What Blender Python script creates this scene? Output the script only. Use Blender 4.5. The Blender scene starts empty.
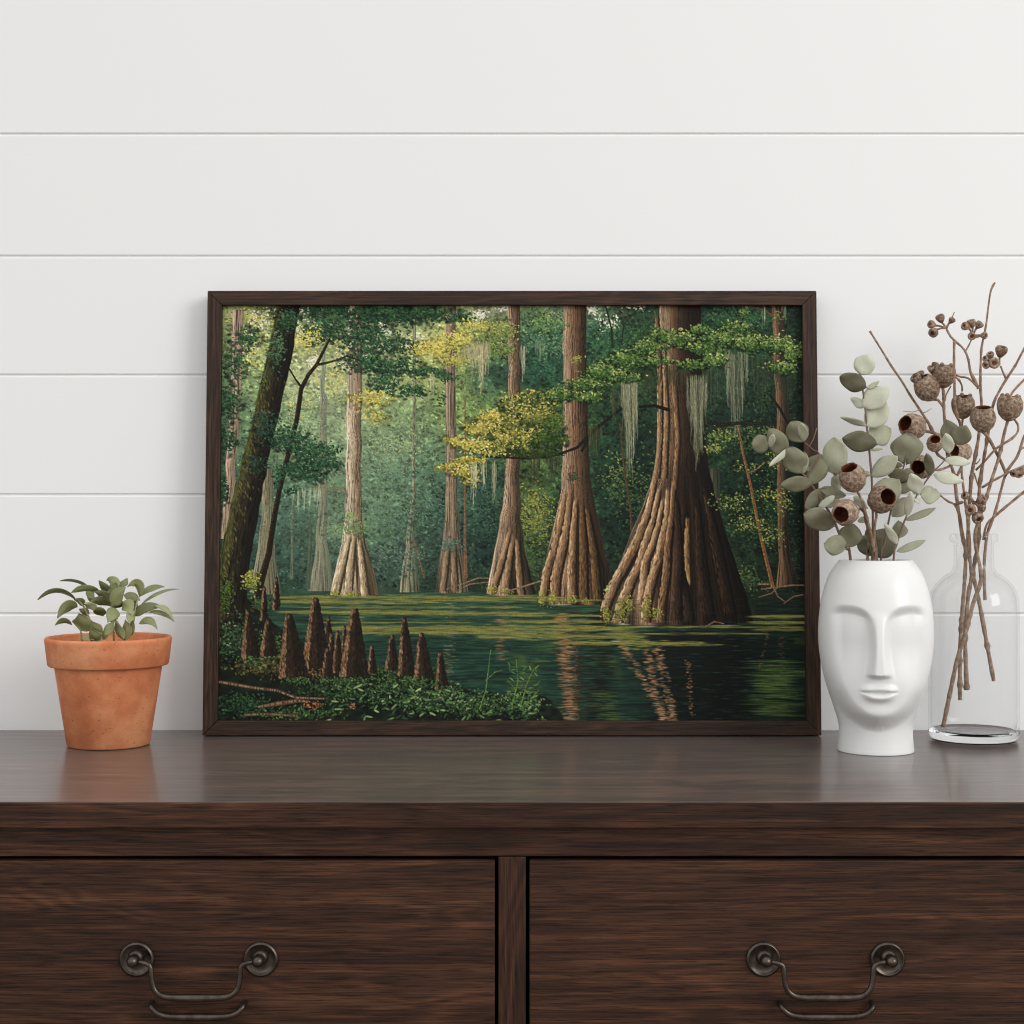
import bpy, bmesh, math, random
from mathutils import Vector
SC = bpy.context.scene
C = SC.collection
KEY, AMB, EXPO, PRINT_GAIN = 120.0, 0.80, -0.06, 1.03
# ---------------------------------------------------------------- the painting
# A woodland swamp scene, painted stroke by stroke into an array (x 220..804, y 305..721).
import numpy as np
PX0, PX1, PY0, PY1, PS = 220.0, 804.0, 305.0, 721.0, 2.0
PW, PH = int((PX1 - PX0) * PS), int((PY1 - PY0) * PS)

def paint_print():
    rg = np.random.default_rng(11)
    gx = PX0 + (np.arange(PW) + .5) / PS
    gy = PY0 + (np.arange(PH) + .5) / PS
    X, Y = np.meshgrid(gx.astype(np.float32), gy.astype(np.float32))

    def up(a, w, h):                                   # smooth upsample of a small grid
        def ax(n, m):
            t = np.linspace(0, n - 1, m); i = np.clip(t.astype(int), 0, n - 2); f = t - i
            return i, f * f * (3 - 2 * f)
        i, f = ax(a.shape[0], h)
        sh = (-1,) + (1,) * (a.ndim - 1)
        a = a[i] * (1 - f).reshape(sh) + a[i + 1] * f.reshape(sh)
        i, f = ax(a.shape[1], w)
        sh = (1, -1) + (1,) * (a.ndim - 2)
        return a[:, i] * (1 - f).reshape(sh) + a[:, i + 1] * f.reshape(sh)

    def noise(sx, sy):                                 # value noise with cells of sx by sy
        n = rg.random((max(2, int((PY1 - PY0) / sy) + 2), max(2, int((PX1 - PX0) / sx) + 2)))
        return up(n, PW, PH).astype(np.float32)

    rows = [
     "96a06e 82915f 2d4632 23412d 284b32 466446 82966e 96a082 6e8c64 6e826e 5a785f 324b37 284632 234637 234132 193226",
     "6e825a 96a56e 96a569 829664 82966e a5b478 a5aa5f 648255 3c644b 325a46 2d553c 325532 325532 2d5032 284632 1c3226",
     "506e4b 829b6e a0af82 a0af78 829b69 96a55f 78915a 3c5f4b 2d5546 2d503c 375532 2d462d 233c2a 203c2d 1c3728 162a20",
     "46644b 64825f 789673 7d9673 739164 69875f 6e8750 5a7346 5a733c 3c5532 23412d 1e3728 1c3426 1c3428 183024 14281e",
     "466450 55735a 6e8c69 698769 5f8264 5a7d64 506e50 3c5a41 50693c 324b2d 1e3a2a 1a3226 183024 233c2a 162d22 12261c",
     "3c5f50 416455 4b6e5a 55765f 50735c 4b6e5a 3c5c4e 2d4e42 4b643a 2d4830 1e3a2c 162e24 142a22 1a3428 142a20 10221a",
     "325048 32504c 3a5a50 466454 486853 3c5a4c 304c42 264238 415a36 28402c 1e362a 162c22 142a20 233a2a 162c20 102018",
     "28463c 2a4842 2d4e46 345248 345046 304a42 284038 223a32 2d4630 223828 1c3024 14261e 12241c 263c2a 182c20 102018",
     "1e3428 243c32 2a463c 2c463a 2c4238 263c32 22362c 22362a 243424 1e2c20 1c2a1e 14221a 122018 223224 1a2a1e 122016"]
    g = np.array([[[int(c[k:k + 2], 16) / 255 for k in (0, 2, 4)] for c in r.split()] for r in rows])
    top = int((597 - PY0) * PS)
    img = np.zeros((PH, PW, 3), np.float32)
    big = up(g, PW, top).astype(np.float32)
    img[:top] = big
    img[top:] = big[-1]
    n1 = noise(14, 10) * .6 + noise(6, 5) * .4
    img *= (0.72 + .56 * n1)[..., None]
    C = lambda s: np.array([int(s[k:k + 2], 16) / 255 for k in (0, 2, 4)], np.float32)

    def dab(x, y, rx, ry, ang, col, al=1.0, soft=.45):
        R = max(rx, ry) + 1
        x0, x1 = int((x - R - PX0) * PS), int((x + R - PX0) * PS) + 2
        y0, y1 = int((y - R - PY0) * PS), int((y + R - PY0) * PS) + 2
        x0, y0, x1, y1 = max(x0, 0), max(y0, 0), min(x1, PW), min(y1, PH)
        if x1 <= x0 or y1 <= y0: return
        dx = gx[x0:x1] - x; dy = (gy[y0:y1] - y)[:, None]
        c, s = math.cos(ang), math.sin(ang)
        u = (dx * c + dy * s) / rx; v = (dy * c - dx * s) / ry
        m = np.clip((1 - np.sqrt(u * u + v * v)) / soft, 0, 1)[..., None] * al
        reg = img[y0:y1, x0:x1]
        reg += (np.asarray(col, np.float32) - reg) * m.astype(np.float32)

    def pick(cols, t=None):                            # a colour between the listed ones (dark .. light)
        t = rg.random() if t is None else min(max(t, 0), .999)
        t *= len(cols) - 1; i = min(int(t), len(cols) - 2)
        return (cols[i] + (cols[i + 1] - cols[i]) * (t - i)) * (.88 + .24 * rg.random())

    def leaves(cx, cy, rx, ry, n, cols, size=2.2, tilt=.3, al=.92, lit=.55):
        cols = [C(c) for c in cols.split()]
        dk = cols[0] * .62
        if n > 55:                                         # the shade inside the mass
            for _ in range(n // 4):
                a = rg.random() * 6.283; r = math.sqrt(rg.random())
                dab(cx + rx * r * math.cos(a), cy + ry * r * math.sin(a) + 1.2, size * 1.5, size, 0, dk, .55, .8)
        n = int(n * 1.7); size = size * .74
        hubs = [(rg.standard_normal() * .5, rg.standard_normal() * .5) for _ in range(max(3, n // 26))]
        for _ in range(n):
            a = rg.random() * 6.283; r = math.sqrt(rg.random()) * (1 + .25 * rg.standard_normal())
            hx, hy = hubs[int(rg.random() * len(hubs))]; k = .55
            k = .72
            x, y = cx + rx * (r * math.cos(a) * k + hx * (1 - k) * 1.6), cy + ry * (r * math.sin(a) * k + hy * (1 - k) * 1.6)
            t = rg.random() * (1 - lit) + lit * (.5 - .5 * (y - cy) / max(ry, 1)) + .12 * rg.standard_normal()
            s = size * (.6 + .7 * rg.random())
            dab(x, y, s, s * (.38 + .25 * rg.random()), rg.standard_normal() * .8 + tilt, pick(cols, t), al)

    def line(pts, col, col2=None, al=1.0, wob=.0):     # pts of (x, y, halfwidth)
        pts = np.array(pts, float); c1 = C(col); c2 = C(col2) if col2 else None
        for a, b in zip(pts[:-1], pts[1:]):
            n = max(2, int(np.hypot(b[0] - a[0], b[1] - a[1]) * 1.3))
            for t in np.linspace(0, 1, n):
                p = a + (b - a) * t
                x = p[0] + wob * rg.standard_normal(); w = max(p[2] * .75, .3)
                dab(x, p[1], w + .2, w + .2, 0, c1 * (.85 + .3 * rg.random()), al, .4)
                if c2 is not None and rg.random() < .6:
                    dab(x - w * .5, p[1], w * .5, w * .7, 0, c2 * (.85 + .3 * rg.random()), al * .8, .6)

    def moss(x0, x1, y0, y1, n, cols, al=.5):
        cols = [C(c) for c in cols.split()]
        for _ in range(n):
            x = x0 + (x1 - x0) * rg.random(); k = abs((x - x0) / (x1 - x0) - .5) * 2
            e = y0 + (y1 - y0) * (1 - .75 * k) * (.45 + .55 * rg.random())
            y = y0 + rg.random() * 6 - 3; c = pick(cols); d = 0
            while y < e:
                d += rg.standard_normal() * .25
                dab(x + d, y, .55, 2.4, d * .1, c * (.85 + .3 * rg.random()), al, .6); y += 2.6

    def trunk(prof, cols, y0=None, y1=None, streak=.35, flute=0, fl0=480, haze=0, hz="50735c", sx=1.2, sy=26, al=1.0, crk=.5):
        # prof: (y, left, right); cols: colours from the lit left side to the dark right side
        p = np.array(prof, float)
        yy = gy; L = np.interp(yy, p[:, 0], p[:, 1]); Rr = np.interp(yy, p[:, 0], p[:, 2])
        on = (yy >= p[0, 0]) & (yy <= p[-1, 0])
        c = (L + Rr) / 2; h = (Rr - L) / 2
        wob = np.interp(yy, np.linspace(PY0, PY1, 40), rg.standard_normal(40) * .4)
        u = (X - (c + wob)[:, None]) / h[:, None]
        m = np.clip((1 - np.abs(u)) * h[:, None] * 1.2, 0, 1) * on[:, None] * al
        # streaks that follow the trunk: noise in (u, y)
        nu = int(max(8, (Rr - L).max() / sx)); nv = int((PY1 - PY0) / sy) + 2
        def tex(nu, nv):
            a = rg.random((nv, nu))
            iu = np.clip((u + 1) / 2, 0, 1) * (nu - 1); iv = np.broadcast_to(((Y - PY0) / (PY1 - PY0)) * (nv - 1), u.shape)
            i0 = np.clip(iu.astype(int), 0, nu - 2); j0 = np.clip(iv.astype(int), 0, nv - 2)
            fu, fv = iu - i0, iv - j0
            return (a[j0, i0] * (1 - fu) + a[j0, i0 + 1] * fu) * (1 - fv) + (a[j0 + 1, i0] * (1 - fu) + a[j0 + 1, i0 + 1] * fu) * fv
        t1 = tex(nu, nv) * .6 + tex(nu * 2, nv * 3) * .4
        t = np.clip((u + 1) / 2 + (t1 - .5) * .35, 0, 1)
        k = np.array([C(q) for q in cols.split()]); s = t * (len(k) - 1)
        i = np.clip(s.astype(int), 0, len(k) - 2); f = (s - i)[..., None]
        col = k[i] * (1 - f) + k[i + 1] * f
        col = col * (1 + (t1 - .5) * 2 * streak)[..., None]
        crack = np.clip((tex(int(nu * 1.3), nv) * .55 + tex(nu * 2, nv * 2) * .45 - .52) * 5, 0, 1)
        col = col * (1 - crk * crack)[..., None]; gm_ = col.mean(-1, keepdims=True); col = gm_ + (col - gm_) * .84
        if flute:                                          # root lobes: ridges that flare with the trunk
            k0 = -1.1; hf = np.zeros_like(u); dh = np.zeros_like(u)
            while k0 < 1.15:
                wd = (2 / flute) * (.22 + .18 * rg.random()); sl = .18 * rg.standard_normal()
                amp = .55 + .6 * rg.random(); st_ = fl0 - 25 + 60 * rg.random()
                uc = k0 + sl * .3 * np.sin((Y - fl0) / (26 + 14 * rg.random()) + 6 * rg.random()) + .05 * rg.standard_normal()
                g_ = amp * np.clip((Y - st_) / 55, 0, 1) * np.exp(-((u - uc) / wd) ** 2)
                hf = np.maximum(hf, g_); dh = dh - 2 * (u - uc) / wd * g_ * .5
                k0 += (2 / flute) * (.62 + .75 * rg.random())
            on_ = np.clip((Y - fl0) / 60, 0, 1)
            f_ = np.clip(.42 + 1.0 * hf - .62 * dh + .25 * (t1 - .5), .18, 1.4)
            f_ = 1 + (f_ - 1) * (1 - .45 * np.clip(u, 0, 1))
            col = col * (1 + (f_ - 1) * on_)[..., None]
        if haze: col = col * (1 - haze) + C(hz) * haze
        img[:] = img + (col - img) * m[..., None].astype(np.float32)

    # --- far foliage: dabs that vary the ground tone
    for _ in range(15000):
        x = PX0 + rg.random() * (PX1 - PX0); y = PY0 + rg.random() * 285
        b = img[min(int((y - PY0) * PS), PH - 1), min(int((x - PX0) * PS), PW - 1)]
        k = rg.random(); s = 1.2 + 2.0 * rg.random()
        f = .55 + .95 * k * k if x < 600 else .5 + 1.0 * k * k
        c = b * f + (np.array([.10, .10, .01]) if rg.random() < .18 else np.zeros(3)) * (b.mean() * 1.3)
        dab(x, y, s, s * .6, rg.standard_normal() * .7, c, .75)
    cl_ = noise(9, 6)
    for _ in range(24000):                              # finer leaves, gathered in clumps
        x = PX0 + rg.random() * (PX1 - PX0); y = PY0 + rg.random() * 286
        iy, ix = min(int((y - PY0) * PS), PH - 1), min(int((x - PX0) * PS), PW - 1)
        b = img[iy, ix]; q = cl_[iy, ix]; k = rg.random()
        f = (.45 + .5 * k) if q < .42 else (.75 + .95 * k * q)
        c = b * f + np.array([.07, .07, .015]) * (q > .55) * k
        s = .7 + .7 * rg.random(); dab(x, y, s * 1.25, s * .6, rg.standard_normal() * .8, c, .8)
    # sky showing through
    for cx, cy, rx, ry, n in ((258, 325, 14, 14, 40), (285, 315, 30, 8, 26), (312, 362, 10, 12, 40), (345, 365, 14, 10, 34), (392, 330, 14, 10, 36), (404, 345, 18, 8, 40), (418, 340, 10, 9, 20),
                              (372, 350, 40, 20, 26), (480, 314, 10, 6, 26), (505, 309, 10, 3, 14), (592, 311, 6, 4, 22), (610, 322, 16, 10, 24), (300, 330, 30, 25, 40), (640, 308, 14, 3, 8), (245, 350, 12, 20, 20)):
        leaves(cx, cy, rx, ry, int(n * 1.5), "c8cdb4 e6e6da ebe4d8", 2.0, 0, .85, .1)
    # pale leaves lit from behind, upper left
    for cx, cy, rx, ry, n in ((250, 318, 25, 12, 90), (305, 345, 22, 18, 130), (255, 355, 18, 25, 90), (330, 380, 30, 18, 120), (300, 400, 20, 20, 60), (425, 350, 30, 12, 120), (340, 345, 40, 20, 80), (390, 300, 60, 12, 50)):
        leaves(cx, cy, rx, ry, n, "7d9150 aab45a d2c864 dcd28c", 2.0, .2, .85, .3)
    # --- far trunks
    trunk([(310, 231, 243), (400, 229, 241), (470, 226, 237), (540, 222, 233)], "c8aa96 a58c78 786e5a", streak=.3)
    trunk([(300, 320, 325), (470, 320, 326)], "96a08c 78876e", haze=.25)
    trunk([(300, 412, 416), (420, 412, 416), (500, 412, 416), (545, 406, 416), (593, 399, 421)], "a59b82 787860 46503c", streak=.45, haze=.1)
    line([(415, 542, 1.6), (420, 560, 1.5), (425, 578, 2)], "504b37", "82735a")
    trunk([(470, 262, 274), (520, 262, 275), (560, 257, 277), (595, 250, 284)], "9b9178 826e55 5a5546", streak=.35, haze=.2)
    trunk([(395, 320, 327), (490, 318, 328), (545, 317, 329), (575, 312, 334), (592, 309, 337)], "918c78 82796b 50554b", streak=.35, haze=.22)
    trunk([(500, 292, 295), (580, 291, 295)], "6e6e5a 505a4b", haze=.3)
    trunk([(515, 311, 315), (590, 306, 312)], "3c4b3c 324137", haze=.3)
    trunk([(470, 710, 721), (560, 709, 722)], "6e6450 46463a 283228", haze=.25, hz="1e3a2c")
    # mid foliage puffs in the haze
    for cx, cy, rx, ry, n, cl in ((385, 470, 40, 30, 330, "2f4f45 58806a 7c9c78"), (300, 520, 30, 25, 160, "2c4a44 486c60"), (395, 520, 45, 25, 330, "26443a 4b7160 6b8f6c"), (345, 530, 22, 12, 90, "5a7d5a 82a06e"),
                              (430, 510, 25, 30, 190, "243e36 42685a 5f8668"), (400, 445, 30, 20, 160, "5a7d5f 8ca573 a0b478"), (480, 520, 30, 40, 240, "1c3630 355848 507158"), (300, 430, 28, 26, 200, "4b6e55 82a078 a0b482"),
                              (535, 520, 22, 30, 320, "2d4628 78823c a5a050"), (530, 560, 20, 22, 160, "28402a 5f733c"), (640, 500, 22, 60, 240, "142a20 3c5a32 6e8246"), (615, 480, 20, 40, 150, "1c3624 50693c 8c964b"),
                              (395, 560, 30, 18, 150, "2c463e 4b6b60 6c8c80"), (470, 575, 40, 14, 120, "1e322a 3c5a48"), (620, 340, 40, 25, 300, "143024 325a3c 64825a"), (550, 340, 30, 30, 300, "2d5541 5a8264 8ca578"),
                              (535, 370, 22, 22, 160, "19372d 37644b"), (650, 320, 25, 14, 120, "1c3c2d 3c6446"), (735, 320, 40, 15, 260, "14321f 32593c 5a8250"), (770, 390, 35, 45, 330, "0e2018 2d4b2d 5a7341"),
                              (745, 440, 35, 20, 190, "12281c 3c5a32 788c46"), (765, 520, 35, 50, 420, "0c1c14 28462d 5a7841"), (745, 580, 22, 14, 160, "1c3020 46603c 829050"), (790, 560, 14, 40, 130, "0a1610 1e3420 3a5530")):
        leaves(cx, cy, rx, ry, n, cl, 2.0, .2, .85, .5)
    for cx, cy, rx, ry, al in ((355, 440, 90, 80, .26), (400, 360, 60, 40, .22), (300, 360, 50, 50, .18), (330, 540, 90, 40, .14)):   # sunlit mist
        g2 = al * np.exp(-((X - cx) / rx) ** 2 - ((Y - cy) / ry) ** 2)[..., None]
        img += (C("b4c3a0") - img) * g2
    # --- cypress trunks
    trunk([(300, 446, 456), (380, 445, 456), (440, 446, 457), (510, 445, 458), (540, 443, 461), (570, 438, 466), (594, 435, 469)], "a58c78 917864 5f5544", streak=.4, flute=3, fl0=530, haze=.08)
    line([(465, 400, .8), (465, 480, 1), (465, 540, 1.8), (466, 578, 2.6)], "6e503c", "96735a")
    trunk([(300, 347, 362), (400, 346, 362), (480, 346, 362), (520, 345, 363), (545, 342, 367), (575, 335, 376), (598, 330, 381)], "d2c3aa beaf96 967d64 5f5a41", streak=.4, flute=3.4, fl0=530)
    line([(346, 494, .8), (335, 489, 1), (322, 489, 1), (310, 492, .7)], "7d6e50", "a5916e")
    trunk([(300, 507, 520), (350, 508, 521), (420, 508, 521), (480, 505, 520), (520, 500, 521), (550, 495, 525), (580, 489, 532), (597, 486, 537)], "b49b82 9b7d64 64503c 3c3226", streak=.45, flute=3.2, fl0=520)
    line([(620, 425, 1.2), (624, 470, 1.4), (630, 510, 1.5), (632, 545, 1.6)], "46372a", "6e5a41")
    line([(606, 306, .8), (612, 330, 1.4), (613, 348, 1.2)], "1e2d1e"); line([(622, 345, .8), (624, 325, .8), (640, 308, .8)], "1e2d1e")
    trunk([(300, 772, 785), (420, 776, 789), (520, 776, 787), (560, 777, 790), (588, 774, 798)], "9b7350 735037 3c2d1e 281e14", streak=.5, haze=.1, hz="1e3a2c")
    line([(775, 318, 1.2), (765, 310, 1.4), (752, 308, 1)], "5a4632")
    trunk([(300, 563.5, 587), (370, 563, 587), (420, 563, 588), (460, 563, 590), (490, 561, 592), (515, 556, 597), (545, 549, 603), (575, 542, 609), (606, 538.5, 614)], "b89e86 94745a 755840 4e3a26 2a1f14", streak=.5, flute=3.6, fl0=500, sx=1.0)
    dab(580, 331, 2.2, 6, .1, C("3c3223"), .8)
    line([(738, 425, 1.2), (742, 452, 1.6), (749, 482, 1.9), (758, 530, 2.3), (771, 587, 2.8)], "6e5032", "b48c5f")
    line([(749, 474, .8), (757, 470, .8), (764, 464, .6)], "826e50")
    trunk([(300, 659, 702), (340, 660, 702.5), (400, 658.5, 704), (440, 657, 706), (470, 654, 709), (500, 645, 716), (530, 632, 724), (560, 620, 733.5), (590, 609, 743), (612, 602.5, 750), (626, 600, 753)],
          "bfa78c 967a5c 6a5039 3f2d1d 281c12 1e160d 18110a", streak=.55, flute=5.5, fl0=455, sx=1.0, sy=20)
    line([(687, 556, 2.2), (689, 570, 2.2), (690, 583, 1)], "82643c", "a0824b")
    # root lobes of the buttresses
    def lobe(pts, light, mid, dark, al=.75, dens=5.5):
        q = np.array(pts, float); c = [C(light), C(mid), C(dark)]
        seg = np.hypot(np.diff(q[:, 0]), np.diff(q[:, 1])); cum = np.concatenate([[0], np.cumsum(seg)])
        def at(t): return [np.interp(t, cum, q[:, k]) for k in range(3)]
        for _ in range(int(cum[-1] * dens)):
            t = rg.random() * cum[-1]; x, y, h = at(t); x2, y2, _h = at(min(t + 3, cum[-1])); x1, y1, _h = at(max(t - 3, 0))
            ang = math.atan2(y2 - y1, x2 - x1); o = rg.random() * 2 - 1
            fade = min(1, t / 14 + .15) * min(1, (cum[-1] - t) / 5 + .4)
            col = pick(c, .5 + .5 * o + .10 * rg.standard_normal()) * (.85 + .3 * rg.random())
            dab(x + o * h, y, 2.2 + 2.5 * rg.random(), .75, ang + .08 * rg.standard_normal(), col, al * fade, .6)
        for t in np.arange(0, cum[-1], .8):                  # the furrow on the shaded side
            x, y, h = at(t); fade = min(1, t / 14)
            dab(x + h * 1.12 + .3 * rg.standard_normal(), y, 1.0 + .12 * h, 1.5, 0, C(dark) * .6, .75 * fade, .7)
    L1, M1, D1 = "d2b491", "8e6f50", "33251a"
    for pts in (((655, 478, 2.5), (648, 512, 3.5), (637.5, 540, 5), (625, 565, 5.5), (613, 586, 5.5), (605, 608, 4.5), (603, 623, 4)),
                ((659, 490, 2), (653, 520, 3), (644.5, 545, 4), (639, 565, 4.2), (630, 582, 5), (621.6, 603, 5.5), (616, 623, 5)),
                ((663, 500, 2), (658, 526, 2.8), (651.5, 547, 3.6), (644.5, 563, 4), (643, 582, 4), (639, 604, 3.4)),
                ((668, 490, 2), (666, 520, 3), (662, 540, 4), (657, 563, 4.4), (651.5, 579, 4.4), (646, 603, 4.4), (644.5, 623, 4.6))):
        lobe(pts, L1, M1, D1)
    lobe(((674, 480, 2), (671, 520, 2.6), (667, 550, 3.4), (665.6, 575, 4), (662, 598, 4), (659.5, 623, 4.4)), "ac8a66", "6e5238", "281c12")
    lobe(((687, 520, 2), (686.5, 543, 3), (686, 563, 3.4), (689, 584, 1.4)), "b4946a", "85673f", "33241a")
    for pts in (((676, 500, 2), (678, 560, 4), (674, 622, 5)), ((696, 500, 2), (700, 560, 5), (706, 618, 6)), ((704, 490, 2), (716, 550, 5), (728, 615, 6)), ((684, 590, 3), (688, 622, 5))):
        lobe(pts, "4e3a26", "2e2116", "120c08", .6, 4)
    for pts in (((657, 312, 2), (660, 380, 2.5), (660, 440, 2.5), (656, 480, 3)), ((664, 345, 2), (667, 420, 2.4), (664, 480, 2.6)), ((674, 380, 2.4), (678, 440, 2.4), (674, 490, 2.6))):
        lobe(pts, "b4906c", "7a5c40", "3a2a1c", .5, 3)
    L2, M2, D2 = "bf9f7e", "86684a", "38291b"
    for pts in (((565, 495, 2.5), (561, 519, 3.4), (554, 551, 4), (546.6, 573, 4.4), (542, 603, 4)), ((570, 495, 2.5), (567, 525, 3.6), (561, 554, 4.4), (555, 580, 4.8), (554, 603, 4.6)), ((576, 500, 2), (573, 539, 3.6), (571.5, 569, 4), (571.5, 603, 4.4))):
        lobe(pts, L2, M2, D2, .7)
    for pts in (((582, 505, 2), (583, 547, 3.8), (583, 603, 4.6)), ((587, 510, 2), (593.5, 554, 3.8), (597, 600, 4.4))): lobe(pts, "85663f", "5a4228", "241a10", .6)
    for pts in (((351, 535, 2), (342, 572, 3.4), (336, 596, 3.6)), ((355, 535, 2), (351, 570, 3.4), (349, 597, 4)), ((360, 540, 2), (364, 575, 3.4), (366, 597, 4))): lobe(pts, "d6c8ac", "a3906f", "5d5440", .6)
    for pts in (((511, 530, 2), (502, 562, 3), (492, 594, 3.4)), ((514, 535, 2), (509, 565, 3.2), (505, 596, 3.8)), ((517, 540, 2), (519, 570, 3), (521, 596, 3.6))): lobe(pts, "b49a7c", "80664a", "3a2e20", .6)
    for pts in (((449, 545, 2), (443, 592, 3)), ((454, 545, 2), (455, 592, 3.4))): lobe(pts, "a58c74", "7d6850", "4a4030", .5)
    # --- leaf masses in front
    Dk = "10261a 1c3c28 2f5a3c 4b7d50"
    for cx, cy, rx, ry, n in ((345, 322, 50, 16, 330), (390, 316, 45, 12, 300), (430, 314, 40, 9, 190), (462, 319, 18, 5, 50), (370, 340, 36, 14, 260), (400, 348, 32, 10, 120), (362, 362, 26, 14, 190), (395, 366, 34, 10, 210),
                              (428, 374, 24, 6, 80), (448, 380, 14, 4, 36), (410, 392, 20, 8, 80), (385, 385, 18, 12, 110), (322, 335, 20, 14, 90), (245, 338, 18, 14, 110), (236, 365, 12, 22, 110), (232, 405, 12, 22, 130), (228, 440, 10, 18, 80),
                              (225, 490, 6, 20, 60), (330, 312, 60, 6, 140), (440, 398, 10, 10, 20)):
        leaves(cx, cy, rx, ry, n, Dk, 2.3, .35, .95, .35)
    for cx, cy, rx, ry, n, cl in ((372, 398, 26, 10, 150, "737a38 b4ad54 d6cc70"), (378, 415, 16, 14, 70, "737a3c b4ad54 d2c868"), (437, 348, 28, 12, 220, "828c46 c3b955 e1d26e"), (455, 340, 20, 9, 110, "8c9646 c8be5a dcd273"), (478, 328, 22, 9, 120, "828c46 b4af55 dcd26e"),
                              (455, 360, 24, 7, 110, "6e7d41 a5a550 cdc36e"), (500, 330, 20, 14, 190, "465f32 829150 b4b45f"), (495, 350, 22, 10, 170, "37552d 6e8246 a0aa5a"), (545, 325, 24, 14, 170, "2d5037 5a8250 96a564"), (310, 340, 14, 14, 40, "b4af46 dcd264")):
        leaves(cx, cy, rx, ry, n, cl, 2.0, .1, .95, .45)
    moss(468, 478, 348, 385, 26, "8c8c6e bbb49b"); moss(476, 488, 346, 402, 34, "96916e beb496"); moss(484, 490, 346, 385, 14, "8c8c6e b4aa8c"); moss(452, 468, 350, 375, 16, "8c9164 aaa578")
    moss(430, 434, 378, 398, 8, "9ba082 c3c3aa"); moss(520, 526, 350, 385, 16, "8c917d a5a591"); moss(535, 545, 345, 370, 14, "6e825f 829678")
    for x in (292, 297, 303, 309, 314, 318): moss(x, x + 3, 492, 505 + rg.random() * 18, 9, "8ca08c b4beaa", .4)
    # gold spray left of the middle trunk
    line([(472, 462, .6), (485, 458, 1), (505, 459, 1.2), (530, 460, 1.6), (558, 456, 1.8), (577, 449, 2), (588, 438, 2.6), (600, 427, 2.4), (615, 415, 2), (640, 396, 1.6)], "19190f", None)
    line([(582, 452, 2), (588, 440, 2)], "19190f")
    Gd = "414c21 7c7e36 b6a94c dccd6c"; Gg = "1a2c18 42582a 7c8038 b8ae58"
    for cx, cy, rx, ry, n, cl in ((452, 440, 12, 5, 70, Gd), (464, 446, 12, 4, 60, Gd), (478, 430, 18, 8, 160, Gd), (492, 420, 18, 8, 170, Gd), (486, 448, 20, 6, 150, Gd), (470, 462, 20, 4, 110, Gd), (448, 468, 16, 4, 60, Gd), (462, 474, 16, 5, 70, Gd), (470, 480, 8, 8, 26, Gd),
                              (505, 435, 18, 12, 210, Gd), (500, 450, 20, 8, 150, Gg), (520, 405, 26, 10, 230, Gg), (545, 398, 26, 9, 230, Gg), (515, 425, 24, 10, 220, Gg), (540, 418, 24, 12, 240, Gg), (525, 442, 24, 12, 240, Gg), (550, 442, 20, 10, 180, "14240f 2d4b1e 5f7832"), (556, 425, 12, 14, 110, "1e3719 466428 8c8c3c"), (530, 455, 30, 5, 120, "14240f 283c19 4b6428")):
        leaves(cx, cy, rx, ry, n, cl, 2.4, -.1, .95, .45)
    for cx, cy, rx, ry, n in ((468, 444, 22, 6, 40), (490, 425, 26, 14, 56), (482, 452, 26, 8, 46), (462, 468, 26, 6, 36), (512, 440, 24, 14, 36), (525, 405, 34, 14, 40)):
        leaves(cx, cy, rx, ry, n, 'a09a48 d8cc78', 2.0, -.1, .9, .3)
    moss(470, 477, 468, 512, 18, "969b82 b9b9a0"); moss(480, 487, 466, 498, 18, "8c9178 afaf96"); moss(492, 498, 466, 515, 16, "788269 969b7d"); moss(528, 540, 460, 492, 26, "2d3223 4b4b32"); moss(546, 560, 458, 486, 26, "23281a 41462d"); moss(588, 602, 430, 468, 40, "282d1e 555a3c"); moss(610, 620, 396, 430, 24, "323728 5f644b")
    # green spray over the great trunk
    Gr = "0f2212 22431e 44682e 7c9050 a8b66a"
    moss(622, 638, 385, 503, 90, "4b523f 787d66 989c84"); moss(686, 708, 380, 482, 120, "3c4433 6c715c 8a907c"); moss(725, 748, 355, 458, 80, "434b3a 6c715e 8a907c"); moss(640, 662, 375, 405, 40, "232d1e 46503c"); moss(665, 690, 370, 402, 60, "282d1e 46462d")
    moss(750, 772, 362, 425, 60, "1c281c 3c4b37"); moss(775, 800, 360, 420, 50, "18241a 344432"); moss(703, 725, 370, 420, 40, "1e281c 46503c"); moss(783, 787, 306, 330, 10, "6e826e 829682"); moss(762, 766, 310, 335, 8, "6e8273 8c9b87")
    line([(640, 408, 2), (655, 407, 2.4), (668, 411, 2.6)], "16120c"); line([(708, 424, 2), (722, 426, 2.6), (745, 424, 2.2), (775, 426, 1.8)], "18180f", "32321e")
    line([(770, 396, 1.6), (780, 410, 2), (788, 425, 2)], "16180f")
    for cx, cy, rx, ry, n in ((560, 395, 24, 7, 170), (585, 385, 24, 8, 200), (605, 372, 24, 9, 230), (590, 398, 20, 6, 100), (628, 360, 24, 10, 240), (625, 378, 18, 6, 110), (648, 348, 22, 10, 210), (662, 335, 14, 8, 90), (680, 340, 24, 9, 220), (700, 330, 12, 6, 60), (706, 348, 24, 9, 240),
                              (695, 365, 18, 6, 140), (715, 362, 14, 7, 120), (728, 340, 26, 9, 230), (752, 345, 24, 9, 230), (778, 345, 22, 9, 190), (795, 355, 12, 10, 110), (740, 328, 20, 8, 100), (785, 368, 18, 8, 110), (655, 362, 20, 6, 100), (745, 312, 8, 8, 30)):
        leaves(cx, cy, rx, ry, n, Gr, 2.2, -.15, .95, .5)
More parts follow.
